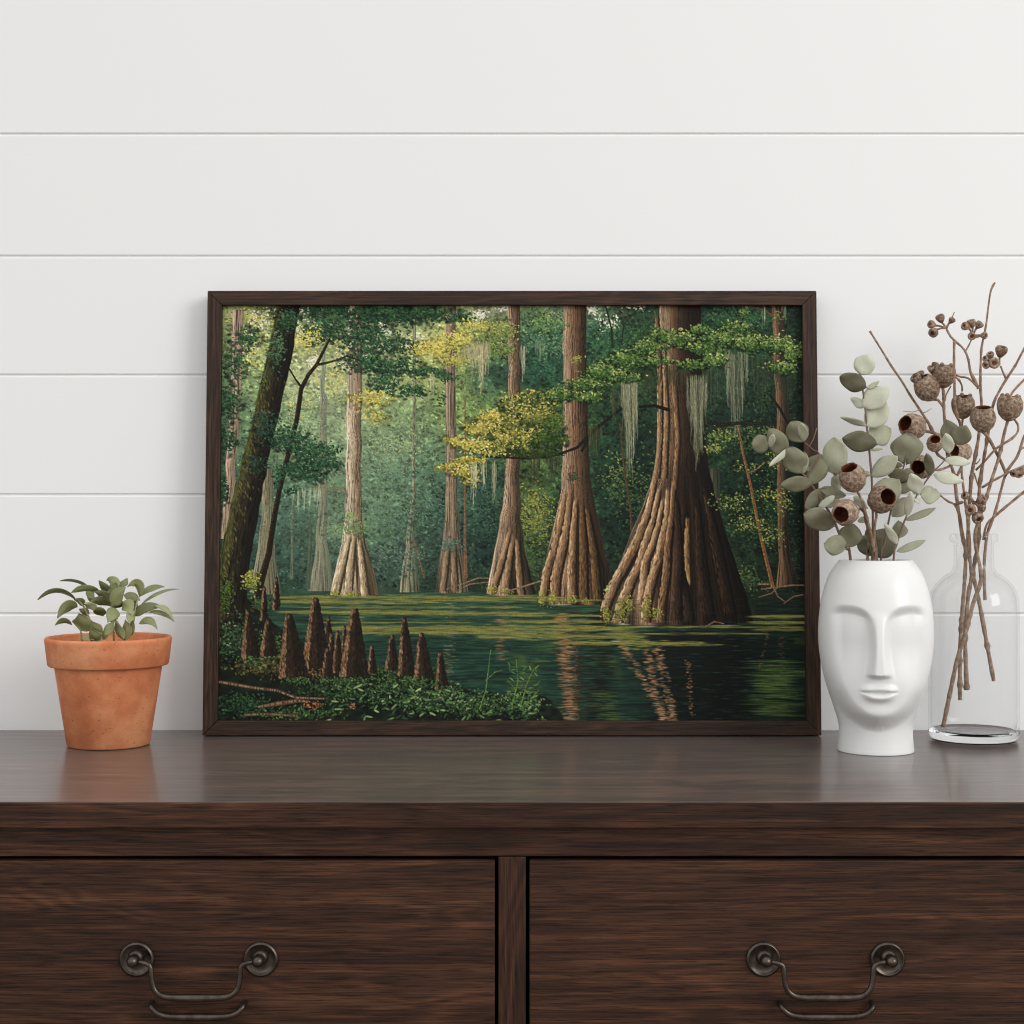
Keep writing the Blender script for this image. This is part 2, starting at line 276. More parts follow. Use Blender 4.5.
    for cx, cy, rx, ry, n in ((722, 438, 16, 8, 120), (715, 450, 12, 6, 60), (735, 505, 22, 12, 110), (750, 525, 18, 10, 120), (765, 495, 20, 10, 70), (772, 535, 16, 14, 80), (745, 470, 18, 8, 40), (775, 462, 14, 12, 50), (785, 510, 12, 14, 50), (780, 318, 8, 8, 26)):
        leaves(cx, cy, rx, ry, int(n * .8), "1c3a1c 476330 7f8c4a b0b468", 1.9, .1, .88, .2)
    leaves(573, 478, 7, 5, 26, "23371e 3c5a2d", 1.8); leaves(578, 360, 8, 5, 22, "6e7d3c a5a550", 1.8)
    leaves(355, 530, 16, 10, 90, "4b6e4b 7d9b64", 1.9); leaves(352, 518, 9, 5, 30, "5f824f 8ca564", 1.9); leaves(450, 545, 14, 8, 60, "3a5c50 5a7d6e", 1.9)

    # --- water
    def sm(a, b, x): t = np.clip((x - a) / (b - a), 0, 1); return t * t * (3 - 2 * t)
    shore = 593 + 3 * (noise(40, 400) - .5)
    w = np.clip((Y - shore) * 1.0, 0, 1)
    base = C("2c4a38") * (1 - sm(600, 660, Y))[..., None] + C("1b3a30") * sm(600, 660, Y)[..., None]
    base = base * (1 - .45 * sm(560, 740, X))[..., None]
    rip = noise(22, 1.3) * .55 + noise(9, 1.0) * .45
    base = base * (.55 + .9 * rip)[..., None]
    grn = sm(.45, .75, noise(30, 12)) * (.25 + .35 * noise(12, 1.2))
    gm = np.clip(sm(500, 530, X) * (1 - sm(548, 560, X)) + sm(742, 760, X) * .9 + .7 * sm(585, 600, X) * (1 - sm(612, 625, X)), 0, 1) * sm(630, 650, Y)
    base = base + (C("5a6e32") - base) * np.clip(grn * gm * 1.5, 0, .8)[..., None]
    keep = img.copy()
    cyp = np.zeros((PH, PW), np.float32)
    for prof in ([(330, 381), 598], [(538.5, 614), 606], [(600, 753), 626], [(486, 537), 597], [(435, 469), 594], [(250, 284), 595], [(309, 337), 592]):
        (a, b), yb = prof
        e = yb - 2.5 * ((X - (a + b) / 2) / ((b - a) / 2)) ** 2 + 1.0 * (rip - .5)
        cyp = np.maximum(cyp, ((X > a - 1) & (X < b + 1) & (Y < e)).astype(np.float32) * 1.0)
    w = w * (1 - cyp)
    img[:] = keep * (1 - w[..., None]) + base * w[..., None]

    def refl(x0, y0, x1, y1, hw, col, n, al=.55):
        for _ in range(n):
            t = rg.random(); y = y0 + (y1 - y0) * t
            dab(x0 + (x1 - x0) * t + rg.standard_normal() * hw * .45, y, hw * (.35 + .6 * rg.random()), .75, 0, C(col) * (.7 + .6 * rg.random()), al, .7)
    refl(600, 612, 598, 721, 14, "0e1612", 420); refl(572, 610, 575, 721, 16, "2d281c", 260)
    refl(560, 612, 571, 721, 8, "91694b", 330, .6); refl(575, 625, 576, 721, 3, "6e4b32", 90)
    refl(690, 632, 700, 721, 50, "0c1410", 900, .5); refl(740, 640, 725, 721, 22, "0a120e", 300, .5)
    for a, b in (((618, 640), (666, 721)), ((642, 640), (662, 721)), ((655, 645), (672, 721)), ((686, 660), (690, 715))):
        refl(a[0], a[1], b[0], b[1], 5.5 if a[0] < 680 else 3, "9b7355", 150 if a[0] < 680 else 60, .6)
    refl(620, 628, 640, 650, 14, "6e7832", 120, .5); refl(450, 602, 450, 690, 6, "78735a", 110, .4); refl(502, 600, 500, 660, 8, "785f46", 90, .45); refl(355, 600, 352, 640, 14, "6e7355", 80, .4)
    refl(766, 632, 757, 668, 2, "82603c", 40); refl(780, 635, 778, 680, 4, "50372a", 60); refl(770, 660, 775, 715, 24, "4b6432", 260, .5); refl(530, 660, 528, 721, 16, "41552d", 150, .5); refl(600, 690, 612, 721, 14, "4b5f2d", 90, .4)
    # duckweed in bands
    def band(x0, x1, y, th, al, col="948d46", col2="5a6434"):
        n = int((x1 - x0) * th * .55)
        a, b = C(col), C(col2)
        for _ in range(n):
            x = x0 + (x1 - x0) * rg.random(); k = min((x - x0), (x1 - x), 40) / 40
            dab(x, y + rg.standard_normal() * th * .38 * (.4 + .6 * k), 5 + 10 * rg.random(), .55 + .35 * rg.random(), 0, a + (b - a) * rg.random(), al * (.5 + .5 * rg.random()), .8)
    for x0, x1, y, th, al in ((282, 560, 598, 3, .45), (282, 440, 602.5, 3.0, .6), (430, 600, 601, 2, .4), (300, 520, 608, 1.5, .35), (286, 450, 612.5, 3, .6), (400, 545, 614, 2.4, .6), (500, 605, 616, 1.6, .5), (500, 612, 622, 2.4, .6), (330, 620, 629, 4.5, .62), (355, 560, 633, 2.6, .6),
                              (480, 640, 637, 3.6, .6), (560, 700, 643, 3, .65), (620, 800, 627.5, 1.2, .5), (600, 760, 634, 1.6, .35), (640, 720, 645, 2, .4), (752, 804, 617, 3, .8), (754, 804, 623, 3.4, .8), (755, 804, 630, 4, .3), (320, 470, 623, 1.2, .35)):
        band(x0, x1, y, th, al)
    for _ in range(900):
        x = 380 + rg.random() * 424; y = 596 + rg.random() * 124; k = (y - 590) / 130
        dab(x, y, 3 + 8 * rg.random(), .5 + .4 * k, 0, pick([C("0c1713"), C("2a4030"), C("46603a")], rg.random() * (1 - .35 * (x > 620))), .4, .8)
    for _ in range(260):                                # sky glints on the ripples
        x = 380 + rg.random() * 420; y = 622 + rg.random() * 98
        dab(x, y, 3 + 7 * rg.random(), .5, 0, C("3a6470") * (.5 + .6 * rg.random()), .5, .7)
    for _ in range(160):
        x = 400 + rg.random() * 400; y = 636 + rg.random() * 84
        dab(x, y, 4 + 9 * rg.random(), .6, 0, C("0a1412"), .5, .7)
    for x0, x1, y in ((614, 632, 625), (632, 660, 626.5), (545, 575, 605.5), (608, 622, 641.5), (700, 745, 626)): dab((x0 + x1) / 2, y, (x1 - x0) / 2, .7, 0, C("a0a596"), .7, .6)
    # moss on the buttress feet
    for cx, cy, rx, ry, n in ((541, 600, 4, 9, 50), (552, 600, 5, 7, 50), (571, 600, 6, 6, 46), (585, 602, 6, 4, 22), (605, 615, 5, 12, 90), (620, 612, 6, 14, 100), (628, 606, 6, 12, 80), (645, 608, 5, 14, 80), (655, 616, 8, 8, 50), (490, 590, 6, 6, 40), (507, 592, 8, 4, 34), (335, 594, 6, 5, 34), (350, 595, 10, 3, 34)):
        leaves(cx, cy, rx, ry, n, "3c4b19 7d8232 b4af4b", 1.5, 1.2, .75, .3)
    leaves(606, 590, 4, 6, 14, "829150 c8cd8c", 1.8, -.6)
    for pts in ([(447, 590, .6), (462, 585, .9), (478, 579, 1), (489, 579, .8)], [(456, 592, .6), (470, 585, .9), (488, 583, .7)], [(500, 594, .8), (518, 589, 1.2), (540, 582, 1.2)], [(760, 590, .9), (775, 588, 1.2), (790, 586, 1), (804, 586, 1)], [(772, 588, 1.2), (776, 597, 1), (784, 603, .7)],
                [(782, 604, .6), (792, 597, .8), (804, 595, .8)], [(757, 598, .7), (770, 594, .8), (776, 588, 1)], [(757, 585, 1.4), (768, 585, 1.4)], [(704, 627, .8), (713, 622, .9), (722, 624, .6)]):
        line(pts, "6e5a46", "a08c73", .85)
    # --- left bank
    gl = np.interp(gx, [220, 250, 266, 290, 320, 345, 400, 440, 470, 500, 520, 540, 556, 566, 804], [590, 600, 612, 632, 655, 664, 670, 680, 690, 694, 690, 692, 706, 722, 740])
    m = np.clip((Y - gl[None] - 6 * (noise(7, 7) - .5)) / 3, 0, 1)
    gcol = C("141e14") * (.6 + .8 * noise(6, 4))[..., None]
    img[:] = img * (1 - m[..., None]) + gcol * m[..., None]
    # the leaning dark tree and its thin neighbour
    line([(256, 610, 5.5), (263, 580, 5), (270, 555, 4.2), (275, 520, 3.8), (280, 492, 3.4), (290, 450, 3.4), (297, 420, 3.4), (301, 390, 3.2), (308, 376, 2.8), (316, 366, 2.6), (322, 354, 2.2), (329, 340, 1.6)], "1e180f", "5f4630")
    line([(316, 366, 2), (326, 364, 1.7), (337, 361, 1.5), (346, 357, 1.2), (358, 361, 1)], "231c12", "5f4630"); line([(301, 388, 1.8), (295, 380, 1.2), (289, 370, 1)], "231c12")
    trunk([(300, 277, 301), (330, 271.5, 296), (361, 264.5, 291), (400, 256, 282.5), (442, 247, 273), (475, 239, 267), (505, 231, 261), (540, 225, 256), (567, 221, 252), (600, 217, 249), (645, 213, 252)],
          "5a6428 413c23 2d2619 1e1a11 18150d", streak=.6, sx=1.3, sy=9)
    for _ in range(260):
        t = rg.random(); y = 380 + 250 * t; xl = np.interp(y, [361, 442, 505, 567, 640], [265, 247, 231, 221, 216]); dab(xl + 3 + abs(rg.standard_normal()) * 7, y, .9, 2.6, -.3, pick([C("3c4119"), C("6e7332"), C("5f4b2d")]), .6)
    for cx, cy, rx, ry, n, cl in ((284, 320, 12, 14, 130, "10261a 2d5037 557a55"), (276, 350, 10, 22, 110, "142a1c 3c5f41 6e8c64"), (262, 380, 8, 18, 20, "142a1c 3c5a32"), (265, 430, 16, 22, 150, "0e2016 234132 3f6450"), (290, 440, 22, 14, 190, Dk), (310, 452, 24, 12, 210, Dk), (322, 466, 20, 10, 130, Dk), (298, 470, 24, 10, 170, Dk),
                              (315, 480, 16, 6, 60, Dk), (330, 452, 12, 5, 36, Dk), (258, 465, 14, 14, 70, "0e2016 234132 3f6450"), (292, 492, 10, 5, 30, Dk), (278, 480, 6, 12, 40, Dk)):
        leaves(cx, cy, rx, ry, n, cl, 2.2, .4, .95, .4)
    leaves(254, 582, 10, 10, 130, "2d4b1e 78823c c8be50", 1.9, .2, .95, .35); leaves(228, 600, 9, 24, 110, "142314 375a28 648237", 1.7)
    leaves(262, 605, 12, 10, 80, "142314 3c5a2d 6e8241", 1.9)
    # ground leaves
    for cx, cy, rx, ry, n, cl in ((235, 640, 20, 24, 300, "0a140c 1c3322 385438 6c8c62"), (270, 650, 30, 18, 170, "0f170b 28401f 566a36"), (265, 668, 40, 10, 200, "1c1c12 3c4020 7c7c48"), (300, 672, 30, 8, 90, "3c321e 785032 8c8246"), (245, 705, 28, 14, 260, "0a140e 1a3822 3f6a42"), (330, 690, 40, 14, 240, "0a100a 1e341c 46643c"),
                              (380, 690, 50, 18, 420, "08100a 1a3219 36512f 7b935e"), (430, 700, 50, 16, 420, "08100a 1c3a20 3a5933 84a06a"), (480, 705, 40, 14, 320, "08100a 1c3a20 385730 809a64"), (520, 705, 24, 16, 240, "08100a 1a3520 355431 748e5a"), (300, 712, 60, 8, 150, "14160e 32502d 5f824b"), (390, 672, 45, 8, 160, "101a10 2d4b28 50703c")):
        leaves(cx, cy, rx, ry, n, cl, 2.5, -.2, .92, .25)
    for pts, c2 in (([(220, 681, 2.2), (238, 684, 2.4), (255, 687, 2.2), (280, 690, 2), (298, 697, 2), (326, 698, 1.4)], "a0917d"), ([(262, 706, 2), (280, 703, 3.4), (300, 700, 2.8), (312, 701, 1.5)], "a08c69"), ([(248, 714, 2), (270, 713, 2), (300, 715, 1.6)], "96826e"), ([(240, 665, .8), (262, 662, 1), (276, 664, .6)], "826e50")):
        line(pts, "503c2d", c2, .9)
    leaves(318, 706, 12, 4, 20, "6e3c23 a56e46", 1.8); leaves(356, 706, 8, 3, 10, "6e4632 96735a", 1.6)
    # cypress knees
    def knee(ax, ay, l, r, by):
        h = by - ay; n = int(h * (r - l) * .8)
        for _ in range(n):
            t = rg.random() ** .8; u = rg.random() * 2 - 1
            hw = (r - l) / 2 * (.16 + .84 * t ** .85); c = ax + ((l + r) / 2 - ax) * t
            if u < -.55: col = pick([C("3c2c1e"), C("735840"), C("96785f")])
            elif u < .1: col = pick([C("1c150e"), C("3e2e20")])
            else: col = pick([C("120e0a"), C("2a1f15")])
            dab(c + u * hw, ay + h * t, 1.0, 2.2, (u * .25), col, .85, .6)
        dab(ax - .3, ay + 2, 1.6, 2.4, 0, C("786455"), .7, .7)
    for k in ((278, 579, 274, 282, 610), (266, 588, 262, 270, 620), (330, 618, 325, 334, 640), (346, 627, 342, 350, 655), (250, 612, 244, 263, 660), (270, 621, 262, 279, 656), (317, 599, 304, 332, 668), (333, 634, 328, 339, 672), (339, 632, 334, 345, 672), (290.6, 615, 281, 311, 678), (356, 610, 341, 370, 676), (329, 648, 323, 335, 679), (373, 646, 369, 378, 672),
              (393, 636, 386, 400, 670), (405, 619, 399, 417, 676), (422, 634, 415, 435, 679), (441, 652, 436, 449, 688)): knee(*k)
    for cx, cy, rx, ry, n in ((295, 680, 24, 4, 60), (350, 680, 36, 5, 120), (410, 682, 34, 5, 110), (445, 690, 14, 4, 50), (255, 662, 18, 4, 46)):
        leaves(cx, cy, rx, ry, n, "121c0f 32502a 64824b", 2.0, -.2, .95, .3)
    # big leaves and grass stems in the foreground
    for _ in range(120):
        x = 320 + 225 * rg.random(); y = 684 + 36 * rg.random()
        if y < np.interp(x, gx, gl) + 4: continue
        dab(x, y, 3.2 + 1.8 * rg.random(), 1.2, -.3 + rg.standard_normal() * .5, pick([C("24402a"), C("4f7845"), C("98b27c")]), .9)
    for pts in ([(480, 708, .6), (486, 690, .6), (491, 650, .4)], [(486, 680, .5), (495, 672, .4), (502, 670, .3)], [(512, 706, .6), (518, 680, .5), (516, 660, .3)], [(520, 708, .6), (526, 685, .5), (534, 668, .3)], [(516, 690, .5), (508, 680, .3)], [(530, 700, .5), (538, 690, .4)]):
        line(pts, "5f823c", None, .8)
    for _ in range(46):
        x = 508 + 32 * rg.random(); y = 664 + 44 * rg.random(); dab(x, y, 3.4, .8, rg.standard_normal() * .7, pick([C("325a32"), C("6e9150")]), .85)
    # a little unevenness of the pigment
    img *= (.94 + .12 * noise(1.2, 1.2))[..., None]
    img = img * np.array([1.04, 1.0, .93], np.float32)
    g_ = img.mean(-1, keepdims=True); img = g_ + (img - g_) * .88
    bl = img.copy()
    for ax in (0, 1):                                       # crisper strokes
        bl = (np.roll(bl, 2, ax) + np.roll(bl, -2, ax) + bl * 2) / 4
    img = np.clip(img + .42 * (img - bl), 0, 1)
    img = img + .16 * img * (1 - img) * (2 * img - .85)
    return np.clip(img, 0, 1)
# ---------------------------------------------------------------- helpers
F, CAMY, T = 1600.0, -1.65, 0.8
HC = T + 0.2248
R = random.Random(5)

def P(px, py, y):
    """the point of the room seen at a pixel, at depth y (the wall is y = 0)"""
    d = y - CAMY
    return Vector(((px - 512) * d / F, y, HC - (py - 512) * d / F))

def mm(px, y): return px * (y - CAMY) / F              # length of so many pixels at depth y

class MB:
    """collects shapes in world coordinates; build() links them as ONE mesh object"""
    def __init__(s): s.v, s.f, s.sm, s.mi, s.tone, s.cur = [], [], [], [], [], 0.5
    def add(s, vs, fs, smooth=True, mi=0):
        o = len(s.v)
        s.v += [tuple(p) for p in vs]; s.tone += [s.cur] * len(vs)
        for k, f in enumerate(fs):
            s.f.append(tuple(i + o for i in f)); s.sm.append(smooth); s.mi.append(mi[k] if isinstance(mi, list) else mi)
    def box(s, x0, x1, y0, y1, z0, z1, bev=0.0, seg=2):
        bm = bmesh.new(); bmesh.ops.create_cube(bm, size=1)
        for v in bm.verts:
            v.co = Vector((x0 + (v.co.x + .5) * (x1 - x0), y0 + (v.co.y + .5) * (y1 - y0), z0 + (v.co.z + .5) * (z1 - z0)))
        if bev: bmesh.ops.bevel(bm, geom=bm.edges[:], offset=bev, segments=seg, affect='EDGES', profile=.5)
        s.bm(bm, False)
    def bm(s, bm, smooth):
        bm.verts.index_update()
        s.add([v.co for v in bm.verts], [[v.index for v in f.verts] for f in bm.faces], smooth); bm.free()
    def lathe(s, prof, origin, axis=Vector((0, 0, 1)), seg=48, warp=None, mi=0, closed=False):
        """prof: (radius, height) pairs turned about axis; a radius of 0 closes an end"""
        axis = Vector(axis).normalized(); a = axis.orthogonal().normalized()
        if abs(axis.z) > .9: a = (Vector((1, 0, 0)) - axis * axis.x).normalized()
        b = axis.cross(a); o = Vector(origin); vs, fs, rows, mis = [], [], [], []
        for (r, h) in prof:
            if r <= 1e-7: rows.append([len(vs)]); vs.append(o + axis * h)
            else:
                row = []
                for k in range(seg):
                    t = 2 * math.pi * k / seg; rr = r * (warp(t, h) if warp else 1)
                    row.append(len(vs)); vs.append(o + axis * h + (a * math.cos(t) + b * math.sin(t)) * rr)
                rows.append(row)
        pairs = list(zip(rows[:-1], rows[1:])) + ([(rows[-1], rows[0])] if closed else [])
        for n, (p, q) in enumerate(pairs):
            for k in range(seg):
                k2 = (k + 1) % seg
                if len(p) == 1 and len(q) == 1: break
                if len(p) == 1: fs.append((p[0], q[k2], q[k]))
                elif len(q) == 1: fs.append((p[k], p[k2], q[0]))
                else: fs.append((p[k], p[k2], q[k2], q[k]))
                mis.append(mi[n] if isinstance(mi, (list, tuple)) else mi)
        s.add(vs, [f[::-1] for f in fs] if False else fs, True, mis)
    def tube(s, pts, rad, seg=8, knots=0.0, cap=True):
        """a smooth round bar through the points; rad: one radius or one for each point"""
        pts = [Vector(p) for p in pts]; n = len(pts)
        rad = [rad] * n if not isinstance(rad, (list, tuple)) else list(rad)
        fine, rr = [], []
        for i in range(n - 1):                              # Catmull-Rom through the points
            p0, p1, p2, p3 = pts[max(i - 1, 0)], pts[i], pts[i + 1], pts[min(i + 2, n - 1)]
            m = max(2, min(10, int((p2 - p1).length / .004)))
            for k in range(m):
                t = k / m
                fine.append(.5 * ((2 * p1) + (p2 - p0) * t + (2 * p0 - 5 * p1 + 4 * p2 - p3) * t * t + (3 * p1 - p0 - 3 * p2 + p3) * t ** 3))
                rr.append(rad[i] + (rad[i + 1] - rad[i]) * t)
        fine.append(pts[-1]); rr.append(rad[-1])
        if knots:
            for k in range(len(rr)): rr[k] *= 1 + knots * (R.random() - .4) + (knots * 1.8 if R.random() < .09 else 0)
        vs, fs = [], []; tan = None; a = None
        for i, p in enumerate(fine):
            tn = (fine[min(i + 1, len(fine) - 1)] - fine[max(i - 1, 0)])
            tn = tn.normalized() if tn.length > 1e-9 else (tan or Vector((0, 0, 1)))
            if a is None: a = tn.orthogonal().normalized()
            else: a = (a - tn * a.dot(tn)); a = a.normalized() if a.length > 1e-9 else tn.orthogonal().normalized()
            b = tn.cross(a); tan = tn
            for k in range(seg):
                t = 2 * math.pi * k / seg; vs.append(p + (a * math.cos(t) + b * math.sin(t)) * rr[i])
        for i in range(len(fine) - 1):
            for k in range(seg):
                k2 = (k + 1) % seg; fs.append((i * seg + k, i * seg + k2, (i + 1) * seg + k2, (i + 1) * seg + k))
        if cap:
            fs.append(tuple(range(seg))[::-1]); e = (len(fine) - 1) * seg; fs.append(tuple(e + k for k in range(seg)))
        s.add(vs, fs, True)
    def leaf(s, p0, p1, p2, w, roll=0.0, fold=.15, a=.8, b=.85, cup=0.0, tone=.5, notch=0.0, nl=12, nw=8, petiole=0.0):
        """one leaf along the curve p0 (base) - p1 - p2 (tip), w wide; roll turns it about its length"""
        p0, p1, p2 = Vector(p0), Vector(p1), Vector(p2); s.cur = tone; vs, fs = [], []
        for i in range(nl + 1):
            u = i / nl
            c = p0 * (1 - u) ** 2 + p1 * 2 * u * (1 - u) + p2 * u * u
            t = ((p1 - p0) * (1 - u) + (p2 - p1) * u).normalized()
            side = t.cross(Vector((0, -1, 0)))
            side = side.normalized() if side.length > .15 else Vector((1, 0, 0))
            nrm = side.cross(t).normalized()
            sd = side * math.cos(roll) + nrm * math.sin(roll); nn = nrm * math.cos(roll) - side * math.sin(roll)
            hw = .5 * w * max(math.sin(math.pi * min(max(u, .0), 1) ** a), 0) ** b
            hw *= 1 + .05 * math.sin(u * 8 + tone * 40 + p0.x * 900)
            if i == 0 or i == nl: hw = w * .012
            for j in range(nw + 1):
                v = 2 * j / nw - 1
                back = notch * (p2 - p0).length * (1 - u) ** 3 * abs(v) ** 1.2
                q = c + sd * (hw * v) + nn * (-fold * hw * abs(v) + cup * hw * v * v) - t * back
                q += nn * (.035 * w * math.sin(u * 7 + v * 2.5 + tone * 9))
                vs.append(q)
        m = nw + 1
        for i in range(nl):
            for j in range(nw): fs.append((i * m + j, i * m + j + 1, (i + 1) * m + j + 1, (i + 1) * m + j))
        s.add(vs, fs, True); s.cur = .5
    def build(s, name, mats, parent=None, solid=0.0):
        me = bpy.data.meshes.new(name)
        o = bpy.data.objects.new(name, me); C.objects.link(o)
        off = Vector((0, 0, 0))
        if parent is not None:
            o.parent = parent; chain = parent
            while chain is not None: off += chain.location; chain = chain.parent
        me.from_pydata([(x - off.x, y - off.y, z - off.z) for (x, y, z) in s.v], [], s.f)
        me.polygons.foreach_set('use_smooth', s.sm); me.polygons.foreach_set('material_index', s.mi)
        at = me.attributes.new('tone', 'FLOAT', 'POINT'); at.data.foreach_set('value', s.tone)
        for m in (mats if isinstance(mats, (list, tuple)) else [mats]): me.materials.append(m)
        me.update()
        if solid:
            md = o.modifiers.new('thickness', 'SOLIDIFY'); md.thickness = solid; md.offset = 0
        return o

def recalc(o):
    bm = bmesh.new(); bm.from_mesh(o.data); bmesh.ops.recalc_face_normals(bm, faces=bm.faces[:]); bm.to_mesh(o.data); bm.free(); return o

def thing(name, label, cat, loc, group=None):
    o = bpy.data.objects.new(name, None); C.objects.link(o); o.location = loc; o.empty_display_size = .02
    o['label'] = label; o['category'] = cat
    if group: o['group'] = group
    return o

# ---------------------------------------------------------------- materials
def lin(c): return tuple(((v / 255) / 12.92 if v / 255 <= .04045 else ((v / 255 + .055) / 1.055) ** 2.4) for v in c)
def rgba(c): return (*lin(c), 1)

def mat(name, col=(128, 128, 128), rough=.5, spec=.5, **kw):
    m = bpy.data.materials.new(name); m.use_nodes = True
    n = m.node_tree.nodes; b = n['Principled BSDF']
    b.inputs['Base Color'].default_value = rgba(col); b.inputs['Roughness'].default_value = rough
    b.inputs['Specular IOR Level'].default_value = spec
    for k, v in kw.items(): b.inputs[k.replace('_', ' ')].default_value = v
    return m, n, m.node_tree.links, b

def ramp(n, stops, interp='LINEAR'):
    r = n.new('ShaderNodeValToRGB'); e = r.color_ramp.elements; r.color_ramp.interpolation = interp
    while len(e) < len(stops): e.new(.5)
    for k, (p, c) in enumerate(stops): e[k].position = p; e[k].color = rgba(c)
    return r

def noise_node(n, l, vec, scale, detail=4, rough=.55, dist=0.0):
    t = n.new('ShaderNodeTexNoise'); t.inputs['Scale'].default_value = scale; t.inputs['Detail'].default_value = detail
    t.inputs['Roughness'].default_value = rough; t.inputs['Distortion'].default_value = dist
    if vec is not None: l.new(vec, t.inputs['Vector'])
    return t

def mapped(n, l, scale, loc=(0, 0, 0)):
    tc = n.new('ShaderNodeTexCoord'); mp = n.new('ShaderNodeMapping')
    mp.inputs['Scale'].default_value = scale; mp.inputs['Location'].default_value = loc
    l.new(tc.outputs['Object'], mp.inputs['Vector']); return mp.outputs['Vector']

def mathn(n, l, op, a, b):
    m = n.new('ShaderNodeMath'); m.operation = op
    for k, v in enumerate((a, b)):
        if hasattr(v, 'is_linked'): l.new(v, m.inputs[k])
        else: m.inputs[k].default_value = v
    return m.outputs[0]

def bump(n, l, b, h, strength, dist=.001):
    bp = n.new('ShaderNodeBump'); bp.inputs['Strength'].default_value = strength; bp.inputs['Distance'].default_value = dist
    l.new(h, bp.inputs['Height']); l.new(bp.outputs['Normal'], b.inputs['Normal'])

def wood(name, axis, stops, rough=.42, spec=.4, seed=0.0, fig=1.0, coat=0.0, brough=None, sheen=0.0):
    """dark walnut, grain along the x or z axis"""
    m, n, l, b = mat(name, rough=rough, spec=spec)
    st = lambda along, across: (along, across, across) if axis == 'x' else (across, across, along)
    a1 = noise_node(n, l, mapped(n, l, st(1.3, 12), (seed, seed * 2, seed)), 1.5 * fig, 2, .5, .9)      # figure of the board
    a2 = noise_node(n, l, mapped(n, l, st(11, 560), (seed, 0, seed)), 1.0, 5, .66, .35)                  # long fine grain
    a3 = noise_node(n, l, mapped(n, l, st(34, 900), (0, seed, 0)), 1.0, 3, .6)                         # pores
    a4 = noise_node(n, l, mapped(n, l, st(2.2, 70), (seed, seed, 0)), 1.0, 3, .55, .5)                  # darker bands
    w = n.new('ShaderNodeMath'); w.operation = 'SINE'
    l.new(mathn(n, l, 'MULTIPLY', a1.outputs['Fac'], 70.0), w.inputs[0])
    s1 = mathn(n, l, 'MULTIPLY', w.outputs[0], .045)
    s2 = mathn(n, l, 'ADD', mathn(n, l, 'MULTIPLY', a2.outputs['Fac'], .62), mathn(n, l, 'MULTIPLY', a4.outputs['Fac'], .38))
    f = mathn(n, l, 'ADD', s1, s2)
    r = ramp(n, stops); l.new(f, r.inputs['Fac'])
    mx = n.new('ShaderNodeMix'); mx.data_type = 'RGBA'; mx.blend_type = 'MULTIPLY'
    pr = ramp(n, [(.36, (96, 84, 78)), (.50, (255, 255, 255))]); l.new(a3.outputs['Fac'], pr.inputs['Fac'])
    mx.inputs['Factor'].default_value = .7
    l.new(r.outputs['Color'], mx.inputs[6]); l.new(pr.outputs['Color'], mx.inputs[7]); l.new(mx.outputs[2], b.inputs['Base Color'])
    rr = n.new('ShaderNodeMapRange'); rr.inputs['To Min'].default_value = rough - .06; rr.inputs['To Max'].default_value = rough + .10
    l.new(a2.outputs['Fac'], rr.inputs['Value']); l.new(rr.outputs['Result'], b.inputs['Roughness'])
    bump(n, l, b, a3.outputs['Fac'], .25, .0004)
    if sheen: b.inputs['Sheen Weight'].default_value = sheen; b.inputs['Sheen Roughness'].default_value = .45
    if coat: b.inputs['Coat Weight'].default_value = coat; b.inputs['Coat Roughness'].default_value = brough or .2
    return m

WAL = [(.34, (36, 21, 14)), (.46, (54, 33, 22)), (.56, (70, 44, 30)), (.70, (98, 63, 42))]
W_x = wood('walnut_horizontal', 'x', WAL, .5, .22, 0.0)
W_x2 = wood('walnut_horizontal_figured', 'x', WAL, .5, .22, 3.7, 1.3)
W_z = wood('walnut_vertical', 'z', WAL, .5, .22, 1.3)
W_top = wood('walnut_top', 'x', [(.36, (40, 26, 19)), (.5, (74, 53, 42)), (.64, (112, 84, 67))], .30, .4, 2.1, .8, coat=.30, brough=.13, sheen=.07)
FR = [(.34, (28, 18, 12)), (.5, (54, 36, 25)), (.70, (86, 60, 44))]
Fr_x = wood('frame_wood_horizontal', 'x', FR, .45, .25, .4, 1.5)
Fr_z = wood('frame_wood_vertical', 'z', FR, .45, .25, .9, 1.5)
DARK = mat('dark_interior', (18, 13, 11), .8, .2)[0]  # near-black colour puts the shade of the drawer gaps into the case

def paint_white():
    m, n, l, b = mat('white_wall_paint', (238, 238, 237), .55, .3)
    a = noise_node(n, l, mapped(n, l, (1.5, 60, 60)), 3, 4); bump(n, l, b, a.outputs['Fac'], .03, .001); return m
WALLM = paint_white()
FLOORM = wood('floor_boards', 'x', [(.3, (110, 88, 66)), (.7, (160, 132, 104))], .5, .4)

def terracotta():
    m, n, l, b = mat('terracotta', (190, 112, 78), .78, .25)
    a = noise_node(n, l, mapped(n, l, (1, 1, 1)), 22, 5, .6); r = ramp(n, [(.3, (178, 102, 66)), (.5, (206, 128, 86)), (.68, (224, 156, 112))]); l.new(a.outputs['Fac'], r.inputs['Fac'])
    s = noise_node(n, l, mapped(n, l, (1, 1, 1.8)), 330, 3, .6); pr = ramp(n, [(.27, (120, 80, 62)), (.37, (255, 255, 255))]); l.new(s.outputs['Fac'], pr.inputs['Fac'])
    mx = n.new('ShaderNodeMix'); mx.data_type = 'RGBA'; mx.blend_type = 'MULTIPLY'; mx.inputs['Factor'].default_value = .8
    l.new(r.outputs['Color'], mx.inputs[6]); l.new(pr.outputs['Color'], mx.inputs[7]); l.new(mx.outputs[2], b.inputs['Base Color'])
    bump(n, l, b, s.outputs['Fac'], .35, .0006); return m
TERRA = terracotta()

